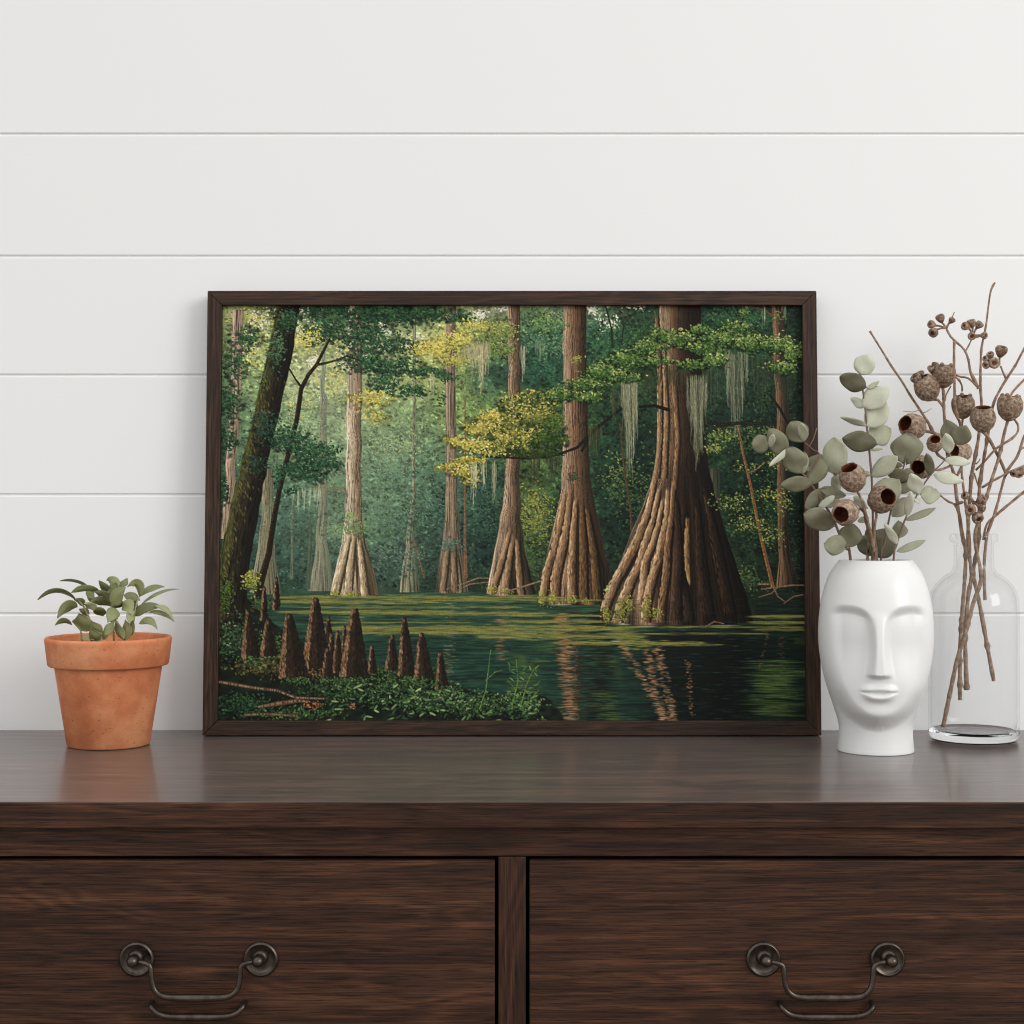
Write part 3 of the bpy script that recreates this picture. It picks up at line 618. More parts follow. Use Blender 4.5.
def tone_mat(name, stops, rough, spec, nscale, namt, bumpamt=.2, bd=.0005, trans=0.0):
    """colour from each leaf's or nut's own 'tone', with fine mottling"""
    m, n, l, b = mat(name, rough=rough, spec=spec)
    at = n.new('ShaderNodeAttribute'); at.attribute_name = 'tone'
    a = noise_node(n, l, mapped(n, l, (1, 1, 1)), nscale, 4, .6)
    f = mathn(n, l, 'ADD', at.outputs['Fac'], mathn(n, l, 'MULTIPLY', mathn(n, l, 'SUBTRACT', a.outputs['Fac'], .5), namt))
    r = ramp(n, stops); l.new(f, r.inputs['Fac']); l.new(r.outputs['Color'], b.inputs['Base Color'])
    bump(n, l, b, a.outputs['Fac'], bumpamt, bd)
    if trans: b.inputs['Subsurface Weight'].default_value = 0
    return m
EUC = tone_mat('eucalyptus_leaf', [(0, (84, 80, 60)), (.35, (126, 124, 100)), (.65, (166, 167, 142)), (1, (210, 212, 192))], .6, .3, 90, .35)  # light and dark leaf tones carry painted shading as well as natural variety
POTLEAF = tone_mat('pot_plant_leaf', [(0, (74, 76, 50)), (.4, (112, 117, 76)), (.7, (146, 150, 104)), (1, (180, 182, 138))], .5, .4, 120, .3)
TWIG = tone_mat('dry_twig', [(0, (76, 57, 45)), (.5, (144, 119, 99)), (1, (192, 168, 146))], .8, .2, 190, 1.5, .9, .0014)
STEM = tone_mat('eucalyptus_twig', [(0, (78, 60, 50)), (.5, (120, 98, 84)), (1, (150, 128, 112))], .7, .2, 140, .6, .3)
NUT = tone_mat('gumnut_husk', [(0, (84, 66, 54)), (.5, (148, 125, 106)), (1, (200, 180, 158))], .85, .15, 330, 2.1, 1.0, .0034)
NUTIN = tone_mat('gumnut_hollow', [(0, (38, 20, 12)), (.5, (84, 46, 28)), (1, (150, 92, 62))], .8, .15, 200, .8, .4)
PSTEM = mat('pot_plant_stem', (150, 148, 108), .6, .3)[0]
SOIL = tone_mat('potting_soil', [(0, (30, 20, 15)), (.5, (58, 40, 30)), (1, (90, 66, 50))], .95, .1, 240, 2.0, 1.0, .003)
CERAM = mat('white_ceramic', (228, 228, 226), .32, .45)[0]

def iron():
    m, n, l, b = mat('antique_iron', (70, 62, 56), .30, .5, Metallic=.9)
    a = noise_node(n, l, mapped(n, l, (1, 1, 1)), 160, 4); r = ramp(n, [(.3, (66, 59, 53)), (.7, (94, 86, 79))]); l.new(a.outputs['Fac'], r.inputs['Fac']); l.new(r.outputs['Color'], b.inputs['Base Color'])
    bump(n, l, b, a.outputs['Fac'], .05, .0003); return m
IRON = iron()

def thin_glass():
    m = bpy.data.materials.new('clear_glass_wall'); m.use_nodes = True; n = m.node_tree.nodes; l = m.node_tree.links; n.clear()
    o = n.new('ShaderNodeOutputMaterial'); mx = n.new('ShaderNodeMixShader'); t = n.new('ShaderNodeBsdfTransparent'); g = n.new('ShaderNodeBsdfGlossy'); lw = n.new('ShaderNodeLayerWeight'); lw.inputs['Blend'].default_value = .5; fr = n.new('ShaderNodeMath'); fr.operation = 'MULTIPLY_ADD'; pw = n.new('ShaderNodeMath'); pw.operation = 'POWER'; pw.inputs[1].default_value = 3.4; l.new(lw.outputs['Facing'], pw.inputs[0]); l.new(pw.outputs[0], fr.inputs[0]); fr.inputs[1].default_value = .55; fr.inputs[2].default_value = .022
    t.inputs['Color'].default_value = (.992, .994, .994, 1); g.inputs['Roughness'].default_value = .02
    l.new(fr.outputs[0], mx.inputs[0]); l.new(t.outputs[0], mx.inputs[1]); l.new(g.outputs[0], mx.inputs[2]); l.new(mx.outputs[0], o.inputs[0]); return m
GLASS = thin_glass()
GLASSB = mat('clear_glass_base', (250, 252, 252), .0, .5, Transmission_Weight=1.0, IOR=1.45)[0]

# ---------------------------------------------------------------- the setting
def wall():
    prof = [(0, 0)]; g = .0008; d = .0022                   # (y, z) up the face, a groove at every board joint
    for py in (734, 614, 494.8, 375.3, 256.4, 134.2):
        c = HC - (py - 512) * 1.65 / F; prof += [(0, c - g - .0012), (.0006, c - g - .0003), (d, c - g), (d, c + g), (.0006, c + g + .0003), (0, c + g + .0012)]
    prof += [(0, 2.45), (.1, 2.45), (.1, 0)]
    vs = [(x, y, z) for x in (-1.8, 1.8) for (y, z) in prof]; n = len(prof)
    fs = [(i, (i + 1) % n, n + (i + 1) % n, n + i) for i in range(n)]
    b = MB(); b.add(vs, fs, False); o = b.build('wall_back', WALLM); o['kind'] = 'structure'; recalc(o)
wall()
b = MB(); b.box(-1.8, 1.8, -2.6, .1, -.05, 0); o = b.build('floor', FLOORM); o['kind'] = 'structure'

# ---------------------------------------------------------------- dresser
dresser = thing('dresser', 'dark walnut dresser with two wide drawers in view and iron drop handles', 'dresser', (0, -.2, 0))
YF = -.398                                                  # plane of drawers, rail and stile
def zf(py, y=YF): return P(512, py, y).z
def xf(px, y=YF): return P(px, 512, y).x
b = MB(); b.box(-.57, .57, -.41, -.0005, zf(828.5, -.41), T, .0012)
for k_, f_ in enumerate(b.f):                               # the polished upper face, and the edges below it
    b.mi[k_] = 0 if all(b.v[i][2] > T - .0005 for i in f_) else 1
b.build('top', [W_top, W_x], dresser)
z1, z2 = zf(828.5, -.41), zf(856.3)
b = MB(); b.box(-.54, .54, YF, YF + .02, z2, z1, .0006); b.build('top_rail', W_x, dresser)
b = MB(); b.box(xf(498.3), xf(525.8), YF, YF + .02, .08, z2 - .0004, .0009); b.build('center_stile', W_z, dresser)
for s in (-1, 1):
    b = MB(); b.box(min(s * .505, s * .54), max(s * .505, s * .54), YF, YF + .02, .08, z2 - .0004, .0009); b.build('outer_stile', W_z, dresser)
    b = MB(); b.box(min(s * .52, s * .54), max(s * .52, s * .54), YF + .02, -.004, 0, z1, .0008); b.build('side_panel', W_z, dresser)
b = MB(); b.box(-.52, .52, -.014, -.004, .08, z1); b.build('back_panel', DARK, dresser)
b = MB(); b.box(-.52, .52, YF + .024, -.014, z1 - .012, z1); b.build('dust_panel', DARK, dresser)
zd1, zd0 = zf(860.2), zf(860.2) - .2
b = MB(); b.box(-.54, .54, YF + .001, YF + .02, .08, zd0 - .003, .0009); b.build('lower_front', W_x, dresser)
for s in (-1, 1):
    b = MB(); b.box(min(s * .49, s * .54), max(s * .49, s * .54), YF, YF + .05, 0, .08, .001); b.build('foot', W_z, dresser)

def drawer(x0, x1, hx, wm):
    b = MB(); b.box(x0, x1, YF - .0008, YF + .018, zd0, zd1, .0011)
    d = b.build('drawer', wm, dresser)
    b = MB(); b.box(x0 + .012, x1 - .012, YF + .019, -.04, zd0 + .01, zd1 - .02); b.build('drawer_box', DARK, d)
    yf = YF - .0008; zr = zf(958.7); cc = mm(124, YF) / 2
    for s in (-1, 1):
        c = Vector((hx + s * cc, yf, zr)); r = mm(17.6, YF)
        b = MB(); b.lathe([(0, .0030), (r * .30, .0030), (r * .34, .0024), (r * .80, .0022), (r * .84, .0030), (r * .90, .0031), (r * .93, .0024), (r * .985, .0020), (r, .0010), (r, 0), (0, 0)], c, (0, -1, 0), 48)
        b.build('rosette', IRON, d)
        b = MB(); b.lathe([(0, .0195), (.0022, .0190), (.0042, .0168), (.0050, .0140), (.0046, .0112), (.0034, .0092), (.0030, .0080), (.0046, .0068), (.0062, .0052), (.0066, .0030), (.0066, .0026), (0, .0026)], c + Vector((0, 0, .0022)), (0, -1, 0), 32)
        b.build('post', IRON, d)
    yb = yf - .0128; z_ = lambda py: zf(py, yb); half = lambda px: mm(px, yb)
    k0 = cc - .004; pts = []
    L = [(-1, k0, z_(962.2)), (-1, half(53.5), z_(962.6)), (-1, half(46.2), z_(965.2)), (-1, half(44.6), z_(972)), (-1, half(43.8), z_(981)), (-1, half(41.2), z_(990)), (-1, half(35), z_(995.6)), (-1, half(26), z_(997.6)), (-1, half(13), z_(998))]
    rad = [.0019, .0019, .0021, .0021, .0021, .0022, .0024, .0026, .0030]
    pts = [Vector((hx + s * w, yb, z)) for s, w, z in L] + [Vector((hx, yb, z_(998.1)))] + [Vector((hx - s * w, yb, z)) for s, w, z in L[::-1]]
    b = MB(); b.tube(pts, rad + [.0033] + rad[::-1], 12); b.build('bail', IRON, d)
    yl = yf - .0085; zl = lambda py: zf(py, yl); hl = lambda px: mm(px, yl)
    L = [(hl(46.6), yf + .002, zl(1005.5)), (hl(46.4), yf - .004, zl(1005.8)), (hl(45.2), yl + .0006, zl(1008)), (hl(41.5), yl, zl(1012)), (hl(35), yl, zl(1015.2)), (hl(26), yl, zl(1016.6)), (hl(13), yl, zl(1017))]
    rad = [.0020, .0020, .0021, .0022, .0024, .0026, .0030]
    pts = [Vector((hx - w, y, z)) for w, y, z in L] + [Vector((hx, yl, zl(1017)))] + [Vector((hx + w, y, z)) for w, y, z in L[::-1]]
    b = MB(); b.tube(pts, rad + [.0032] + rad[::-1], 12); b.build('lower_bail', IRON, d)
drawer(-.5035, xf(494.9), xf(199.2), W_x2)
drawer(xf(529.4), .5035, xf(825.2), W_x)

# ---------------------------------------------------------------- framed print leaning on the wall
fr = thing('picture_frame', 'large dark brown framed cypress swamp print leaning against the white wall', 'picture', (0, -.0512, T + .0014))
LEAN = math.atan(.0268 / .4484); fr.rotation_euler = (-LEAN, 0, 0)
FW, FH, RW, TH = .3094, .4490, .0147, .0225
def local(b, name, m):
    o = MB.build(b, name, m); o.parent = fr; return o
def rail(name, quad, m):
    bm = bmesh.new(); v0 = [bm.verts.new((x, 0, z)) for x, z in quad]; v1 = [bm.verts.new((x, TH, z)) for x, z in quad]
    n = 4; bm.faces.new(v0); bm.faces.new(v1[::-1])
    for i in range(n): bm.faces.new((v0[i], v1[i], v1[(i + 1) % n], v0[(i + 1) % n]))
    bmesh.ops.recalc_face_normals(bm, faces=bm.faces[:]); bmesh.ops.bevel(bm, geom=bm.edges[:], offset=.0007, segments=2, affect='EDGES', profile=.5)
    b = MB(); b.bm(bm, False); local(b, name, m)
g = .00005
rail('top_rail', [(-FW + g, FH), (FW - g, FH), (FW - RW - g, FH - RW), (-FW + RW + g, FH - RW)], Fr_x)
rail('bottom_rail', [(-FW + g, 0), (FW - g, 0), (FW - RW - g, RW), (-FW + RW + g, RW)], Fr_x)
rail('side_rail', [(-FW, g), (-FW, FH - g), (-FW + RW, FH - RW - g), (-FW + RW, RW + g)], Fr_z)
rail('side_rail', [(FW, g), (FW, FH - g), (FW - RW, FH - RW - g), (FW - RW, RW + g)], Fr_z)
b = MB(); b.box(-FW + .004, FW - .004, .0075, .0115, .004, FH - .004); local(b, 'backing_board', mat('backing_board', (120, 100, 82), .9, .1)[0])

def print_sheet():
    """the printed picture: a sheet whose points carry the ink colours"""
    a = paint_print(); nx, ny = 1000, 712
    x0, x1, z0, z1 = -FW + RW, FW - RW, RW, FH - RW
    iy = np.linspace(0, PH - 1.001, ny); ix = np.linspace(0, PW - 1.001, nx)
    k = np.array([-.10, 1.2, -.10]); p = np.pad(a, ((1, 1), (1, 1), (0, 0)), 'edge')
    p = p[:-2] * k[0] + p[1:-1] * k[1] + p[2:] * k[2]; p = p[:, :-2] * k[0] + p[:, 1:-1] * k[1] + p[:, 2:] * k[2]
    i, j = iy.astype(int), ix.astype(int); fy, fx = (iy - i)[:, None, None], (ix - j)[None, :, None]
    q = (p[i][:, j] * (1 - fx) + p[i][:, j + 1] * fx) * (1 - fy) + (p[i + 1][:, j] * (1 - fx) + p[i + 1][:, j + 1] * fx) * fy
    q = np.clip(q, 0, 1); q = np.where(q <= .04045, q / 12.92, ((q + .055) / 1.055) ** 2.4) * PRINT_GAIN
    e = .0015
    gx, gz = np.meshgrid(np.linspace(x0 - e, x1 + e, nx), np.linspace(z1 + e, z0 - e, ny))
    co = np.stack([gx, np.full_like(gx, .0065), gz], -1).reshape(-1, 3).astype(np.float32)
    me = bpy.data.meshes.new('print'); nf = (nx - 1) * (ny - 1)
    idx = np.arange(nx * ny).reshape(ny, nx)
    quads = np.stack([idx[:-1, :-1], idx[1:, :-1], idx[1:, 1:], idx[:-1, 1:]], -1).reshape(-1).astype(np.int32)
    me.vertices.add(nx * ny); me.loops.add(nf * 4); me.polygons.add(nf)
    me.vertices.foreach_set('co', co.ravel()); me.loops.foreach_set('vertex_index', quads)
    me.polygons.foreach_set('loop_start', np.arange(0, nf * 4, 4, dtype=np.int32))
    me.update(calc_edges=True)
    ca = me.color_attributes.new('ink', 'FLOAT_COLOR', 'POINT')
    ca.data.foreach_set('color', np.concatenate([q.reshape(-1, 3), np.ones((nx * ny, 1))], 1).astype(np.float32).ravel())
    m, n, l, bs = mat('printed_picture', rough=.6, spec=.15); at = n.new('ShaderNodeAttribute'); at.attribute_name = 'ink'
    l.new(at.outputs['Color'], bs.inputs['Base Color']); me.materials.append(m)
    o = bpy.data.objects.new('print', me); C.objects.link(o); o.parent = fr
    o['label'] = 'painted swamp scene of cypress trees, dark water and cypress knees'
print_sheet()

# ---------------------------------------------------------------- potted plant
PY_ = -.1063; pc = P(108.6, 745, PY_); pc.z = T
pot = thing('potted_plant', 'small leafy green plant in a terracotta pot', 'plant', pc)
k = (PY_ - CAMY) / F
b = MB(); Rr = 62.4 * k
b.lathe([(0, .0004), (.0375, .0004), (.0392, .0018), (52.6 * k, .0762), (52.8 * k, .0770), (58.0 * k, .0774), (59.2 * k, .0788), (Rr - .0006, .1000), (Rr, .1026), (Rr - .0012, .1046), (Rr - .0034, .1046), (Rr - .0048, .1030), (Rr - .0062, .0880), (.046, .0770), (.036, .006), (0, .006)], pc, seg=72)
recalc(b.build('pot', TERRA, pot))
b = MB(); b.lathe([(0, .0855), (.02, .0862), (.035, .085), (.0525, .0845), (.0490, .0780), (.0455, .0775), (0, .077)], pc, seg=48, warp=lambda t, h: 1 - .004 * math.sin(t * 9)); recalc(b.build('soil', SOIL, pot))
def z8(x, y, dy=0.0): return P(30 + x / 6.827, 565 + y / 6.827, PY_ + dy)
def pleaf(b, x0, y0, xm, ym, x1, y1, w, roll=.3, tone=.5, d0=0, d1=0, a=.72, bb=.9, fold=.25):
    p0, p2 = z8(x0, y0, d0), z8(x1, y1, d1); m = z8(xm, ym, (d0 + d1) / 2); p1 = m * 2 - (p0 + p2) / 2
    b.leaf(p0, p1, p2, 1.18 * w / 6.827 * k / max(math.cos(roll), .34), roll, fold, a, bb, tone=tone)
shoots = {
 'left': ([(470, 600, 0), (440, 480, 0), (410, 380, 0), (370, 290, 0), (330, 240, 0)], [
   (310, 235, 180, 182, 52, 238, 34, 1.05, .35, 0, -.01), (405, 165, 320, 118, 205, 108, 26, 1.0, .3, .01, .02), (475, 178, 365, 165, 280, 190, 42, .8, .5, 0, -.01), (325, 285, 250, 290, 187, 365, 62, .55, .4, -.01, -.02),
   (375, 272, 340, 250, 300, 235, 46, .5, .3, .0, 0), (435, 312, 410, 280, 370, 262, 58, .3, .85, -.01, -.02), (405, 330, 370, 320, 335, 300, 50, .3, .35, 0, 0), (400, 165, 415, 200, 440, 225, 46, .4, .6, .0, 0), (450, 240, 420, 235, 390, 215, 50, .4, .5, .02, .02)]),
 'low_left': ([(360, 600, -.01), (352, 490, -.012), (345, 445, -.015)], [
   (345, 448, 352, 395, 335, 330, 128, .12, .45, -.015, -.022), (285, 408, 230, 384, 170, 413, 34, .75, .45, -.01, -.01), (350, 500, 390, 496, 440, 514, 24, .7, .75, -.012, -.02)]),
 'middle': ([(572, 600, 0), (572, 480, 0), (568, 380, 0), (556, 290, 0), (560, 200, 0)], [
   (545, 200, 510, 158, 470, 106, 58, .35, .3, 0, -.01), (605, 158, 560, 114, 522, 104, 70, .3, .7, 0, .01), (608, 152, 640, 118, 664, 90, 48, .4, .45, .0, .01), (535, 205, 570, 160, 590, 118, 72, .3, .5, -.005, -.01), (555, 272, 590, 210, 655, 153, 92, .3, .65, -.01, -.022),
   (552, 260, 505, 210, 440, 183, 66, .35, .2, -.005, -.01), (548, 280, 480, 245, 400, 262, 60, .4, .2, 0, -.012), (640, 208, 700, 215, 752, 243, 52, .5, .5, .0, 0), (502, 348, 470, 320, 425, 300, 64, .4, .3, 0, -.01), (640, 258, 600, 272, 560, 300, 44, .6, .15, 0, 0),
   (588, 298, 565, 330, 530, 392, 82, .15, .55, -.012, -.025), (560, 395, 575, 360, 600, 335, 40, .4, .3, 0, .01)]),
 'front': ([(475, 600, -.015), (482, 500, -.017), (490, 430, -.018)], [
   (490, 470, 450, 430, 418, 378, 62, .3, .55, -.018, -.024), (478, 512, 445, 490, 412, 425, 86, .2, .5, -.018, -.026), (500, 480, 540, 430, 578, 388, 56, .35, .7, -.018, -.02), (505, 512, 510, 470, 530, 420, 40, .3, .6, -.01, -.01)]),
 'right': ([(648, 600, -.008), (645, 515, -.008), (680, 440, -.008), (708, 380, -.006), (715, 310, -.004), (740, 220, 0)], [
   (640, 512, 605, 440, 588, 368, 52, .3, .8, -.01, -.02), (645, 512, 660, 440, 650, 370, 60, .2, .6, -.01, -.016), (662, 490, 690, 430, 700, 372, 46, .4, .45, -.008, -.01), (635, 250, 668, 280, 690, 340, 78, .25, .7, -.004, -.012), (716, 350, 712, 290, 722, 240, 54, .3, .5, 0, 0), (748, 220, 730, 130, 662, 152, 60, .5, .65, 0, -.008),
   (748, 215, 820, 155, 920, 150, 40, .8, .45, 0, .01), (752, 280, 870, 190, 1018, 165, 20, 1.0, .5, .0, .01), (715, 350, 790, 285, 905, 288, 60, .6, .35, -.004, -.01), (850, 280, 930, 300, 985, 390, 22, .9, .75, -.01, -.02), (812, 322, 900, 325, 985, 390, 24, .9, .55, -.006, -.015), (745, 402, 810, 375, 870, 440, 42, .7, .55, -.01, -.02),
   (720, 330, 690, 350, 680, 400, 56, .3, .65, -.008, -.016), (745, 300, 770, 290, 830, 300, 40, .6, .25, 0, 0)])}
for nm, (st, lv) in shoots.items():
    b = MB(); pts = [z8(*p) for p in st]; pts[0].z = T + .084
    b.tube(pts, [.0010] * (len(pts) - 1) + [.0006], 8); so = b.build('shoot', PSTEM, pot)
    b = MB()
    for q in lv: pleaf(b, *q)
    b.build('foliage', POTLEAF, so, .00035)

# ---------------------------------------------------------------- face vase
VY = -.142; VK = (VY - CAMY) / F; vc = P(875.7, 750.5, VY); vc.z = T
vase = thing('face_vase', 'white ceramic vase shaped as a long face, holding eucalyptus and gumnuts', 'vase', vc)
TURN = math.radians(9)                                      # the face looks a little toward the plant
def vase_mesh():
    zp = .2247                                               # one crop pixel in photo pixels
    ys = [136, 200, 300, 400, 500, 600, 700, 800, 850, 880, 920, 960, 985, 996]
    hw = [36.5, 46.4, 53.8, 56.9, 57.2, 54.6, 49.0, 41.6, 38.0, 36.9, 36.9, 37.7, 38.2, 37.4]
    cs = [v / zp for v in hw]
    def Rad(v):                                              # smooth (monotone cubic through the outline)
        v = min(max(v, ys[0]), ys[-1]); i = max(j for j in range(len(ys) - 1) if ys[j] <= v)
        def sl(j):
            if j <= 0: return (cs[1] - cs[0]) / (ys[1] - ys[0])
            if j >= len(ys) - 1: return (cs[-1] - cs[-2]) / (ys[-1] - ys[-2])
            return (cs[j + 1] - cs[j - 1]) / (ys[j + 1] - ys[j - 1])
        h = ys[i + 1] - ys[i]; t = (v - ys[i]) / h
        return (2 * t ** 3 - 3 * t * t + 1) * cs[i] + (t ** 3 - 2 * t * t + t) * h * sl(i) + (3 * t * t - 2 * t ** 3) * cs[i + 1] + (t ** 3 - t * t) * h * sl(i + 1)
    def sm(a, b, x): t = min(max((x - a) / (b - a), 0), 1); return t * t * (3 - 2 * t)
    def itp(x, xs, vs_):
        if x <= xs[0]: return vs_[0]
        for a0, a1, b0, b1 in zip(xs[:-1], xs[1:], vs_[:-1], vs_[1:]):
            if x <= a1:
                i = xs.index(a0); h = a1 - a0; t = (x - a0) / h; n_ = len(xs)
                s0 = (vs_[i + 1] - vs_[i - 1]) / (xs[i + 1] - xs[i - 1]) if i else (b1 - b0) / h
                s1 = (vs_[i + 2] - vs_[i]) / (xs[i + 2] - xs[i]) if i + 2 < n_ else (b1 - b0) / h
                return (2 * t ** 3 - 3 * t * t + 1) * b0 + (t ** 3 - 2 * t * t + t) * h * s0 + (3 * t * t - 2 * t ** 3) * b1 + (t ** 3 - t * t) * h * s1
        return vs_[-1]
    AV, AA = [330, 500, 600, 700, 764, 810, 846, 862, 869, 872], [226, 222, 216, 196, 164, 130, 82, 50, 24, 0]
    rim = [(x, 690 + 182 * i / 90) for i in range(91) for x in (itp(690 + 182 * i / 90, AV, AA),)]
    rim += [(x, 872) for x in (0, 6, 12)]
    def edge(u, v, a):                                       # how far inside the outline of the face
        au = abs(u)
        if v < 690: return a - au
        d = min(math.hypot(au - x, v - w_) for x, w_ in rim)
        return d if au < a and v < 872 else -d
    def front(u, v, base):                                   # features sit a little higher as they stand forward
        return front_(u, v + 11 + 8 * (v - 350) / 500, v, base)
    def front_(u, v, v_, base):                                   # how far the face stands forward at (u, v)
        a = itp(v, AV, AA)
        Pv = itp(v, [300, 420, 500, 600, 700, 800, 880], [Rad(300), 255, 257, 254, 247, 236, 222])
        face = Pv * math.sqrt(max(1 - (u / 260) ** 2, 0))
        m = sm(-34, 56, edge(u, v, a)) * sm(300, 440, v)
        d = face - base; y = base + .5 * (d + math.sqrt(d * d + 90)) * m
        au = abs(u)
        # eye hollows under the brow arcs
        inner = itp(v, [340, 380, 440, 520, 600, 660], [66, 40, 26, 22, 30, 46])
        brow = 346 + .0026 * (au - 140) ** 2
        hol = sm(brow - 14, brow + 34, v) * sm(inner - 8, inner + 32, au) * (1 - sm(150, 226, au)) * (1 - sm(500, 720, v))
        y -= 30 * hol
        # nose
        nw = itp(v, [380, 450, 560, 630, 655], [26, 25, 32, 46, 52])
        nh = itp(v, [350, 430, 560, 640], [0, 12, 34, 46])
        y += nh * (1 - sm(nw * .35, nw + 14, au)) * (1 - sm(638, 662, v + .10 * au)) * sm(340, 400, v)
        # lips
        y += 17 * math.exp(-((v - 702 - .0018 * u * u) / 17) ** 2) * (1 - sm(40, 92, au)) + 19 * math.exp(-((v - 742 + .0026 * u * u) / 17) ** 2) * (1 - sm(30, 84, au))
        y -= 12 * math.exp(-((v - 721 + .0006 * u * u) / 6) ** 2) * (1 - sm(56, 88, au))
        y += 7 * math.exp(-((v - 812) / 28) ** 2 - (u / 80) ** 2)   # chin
        return y
    sc = zp * VK * .985; nt = 360; ca, sa = math.cos(TURN), math.sin(TURN); rows = []; vs, fs = [], []
    vv = [136 + (996 - 136) * i / 300 for i in range(301)]
    def zz(v): return max((751.6 - (530 + .2246 * v)) * VK * .997, 0) if v < 985 else .0004 * (996 - v) / 11
    def ring(rf, z):
        row = []
        for kk in range(nt):
            t = 2 * math.pi * kk / nt; x, y = rf(t); row.append(len(vs)); vs.append((vc.x + (x * ca - y * sa) * sc, vc.y - (y * ca + x * sa) * sc, T + z))
        rows.append(row)
    ztop = zz(136)
    rows.append([len(vs)]); vs.append((vc.x, vc.y, T + .008))
    for r_, z in ((100, .008), (138, .012), (150, .03), (190, .06), (222, .09), (226, .115), (206, .145), (170, .168), (148, ztop - .004), (145, ztop - .0012)):
        ring(lambda t: (r_ * math.sin(t), r_ * math.cos(t)), z)
    ring(lambda t: (149 * math.sin(t), 149 * math.cos(t)), ztop + .0002)
    ring(lambda t: (156 * math.sin(t), 156 * math.cos(t)), ztop + .0003)
    for v in vv:
        r_ = Rad(v)
        def rf(t):
            x, y = r_ * math.sin(t), r_ * math.cos(t)
            if math.cos(t) > 0: y = front(x, v, y) if math.cos(t) > .02 else y
            return x, y
        ring(rf, zz(v))
    rows.append([len(vs)]); vs.append((vc.x, vc.y, T))
    for p, q in zip(rows[:-1], rows[1:]):
        for i in range(nt):
            j = (i + 1) % nt
            if len(p) == 1: fs.append((p[0], q[i], q[j]))
            elif len(q) == 1: fs.append((p[i], q[0], p[j]))
            else: fs.append((p[i], q[i], q[j], p[j]))
    b = MB(); b.add(vs, fs, True); return b
recalc(vase_mesh().build('body', CERAM, vase))

# ---------------------------------------------------------------- glass bottle
BY = -.0712; BK = (BY - CAMY) / F; bc = P(973.7, 739, BY); bc.z = T
def bottle():
    o_ = [(0, .0), (.037, .0), (.0405, .0006), (.0426, .0030), (.0433, .0085), (.0434, .02), (.0434, .1247), (.0425, .1400), (.0405, .1470), (.0375, .1525), (.0330, .1575), (.0275, .1620), (.0225, .1650), (.0198, .1690), (.0190, .1740), (.0190, .1935), (.0200, .1950), (.0225, .1956), (.0231, .1975), (.0231, .2015), (.0222, .2032), (.0200, .2034)]
    i_ = [(.0180, .2030), (.0172, .2010), (.0169, .1730), (.0178, .1668), (.0210, .1630), (.0262, .1598), (.0316, .1556), (.0358, .1508), (.0387, .1458), (.0405, .1390), (.0413, .1240), (.0413, .0200), (.0408, .0140), (.0390, .0105), (.034, .0088), (.020, .0080), (0, .0078)]
    pr = o_ + i_; mi = []
    for (r0, h0), (r1, h1) in zip(pr[:-1], pr[1:]): mi.append(1 if max(h0, h1) <= .0106 else 0)
    b = MB(); b.lathe(pr, bc, seg=96, mi=mi)
    o = recalc(b.build('glass_bottle', [GLASS, GLASSB])); o['label'] = 'clear glass bottle vase with rounded shoulders holding dry branches'; o['category'] = 'bottle'
bottle()

# ---------------------------------------------------------------- gumnuts and seed capsules
def nut(b, c, r, d, kind='open', tone=.5):
    """a woody gumnut: husk, rim and hollow; c its centre, d from stalk to mouth (right, up, to the viewer)"""
    d = Vector((d[0], -d[2], d[1])).normalized(); b.cur = tone; ph = R.random() * 6
    bumps = lambda t, h: 1 + .022 * math.sin(5 * t + ph + 90 * h / max(r, .001) * .02) + .02 * math.sin(9 * t - 3 * h / r + ph) + .018 * math.sin(14 * t + 7 * h / r + 2 * ph)
    if kind == 'open':
        pr = [(0, -1.02), (.22, -.98), (.52, -.84), (.80, -.55), (.97, -.15), (1.0, .15), (.93, .48), (.80, .76), (.69, .93), (.66, 1.0), (.61, 1.02), (.56, .99), (.56, .86), (.66, .6), (.72, .3), (.66, -.05), (.40, -.35), (0, -.42)]
        cut = 10
    elif kind == 'bud':
        pr = [(0, -1.0), (.35, -.95), (.62, -.6), (.9, -.1), (1.0, .3), (.95, .62), (.80, .80), (.66, .82), (.6, .76), (.40, .66), (0, .70)]; cut = 9
    else:
        pr = [(0, -1.08), (.24, -1.02), (.50, -.86), (.80, -.55), (.97, -.12), (1.0, .22), (.96, .55), (.85, .80), (.70, .92), (.62, .94), (.55, .88), (.42, .78), (0, .72)]; cut = 9
    b.lathe([(x * r, h * r) for x, h in pr], c, d, 28, bumps, mi=[0 if i < cut else 1 for i in range(len(pr) - 1)])
    if kind == 'valved':
        a = d.orthogonal().normalized(); e = d.cross(a)
        for q in range(5):
            t = q * 6.283 / 5 + ph; w = Vector(c) + d * r * .88 + (a * math.cos(t) + e * math.sin(t)) * r * .64
            b.lathe([(0, -.14 * r), (.17 * r, -.08 * r), (.2 * r, .06 * r), (.12 * r, .2 * r), (0, .24 * r)], w, d + (a * math.cos(t) + e * math.sin(t)) * .3, 10)
    b.cur = .5
    return Vector(c) - d * r * .98
def gumnut(parent, px, py, y, rpx, d, kind='open', tone=.5, name='gumnut'):
    b = MB(); c = P(px, py, y); foot = nut(b, c, mm(rpx, y), d, kind, tone); recalc(b.build(name, [NUT, NUTIN], parent)); return foot

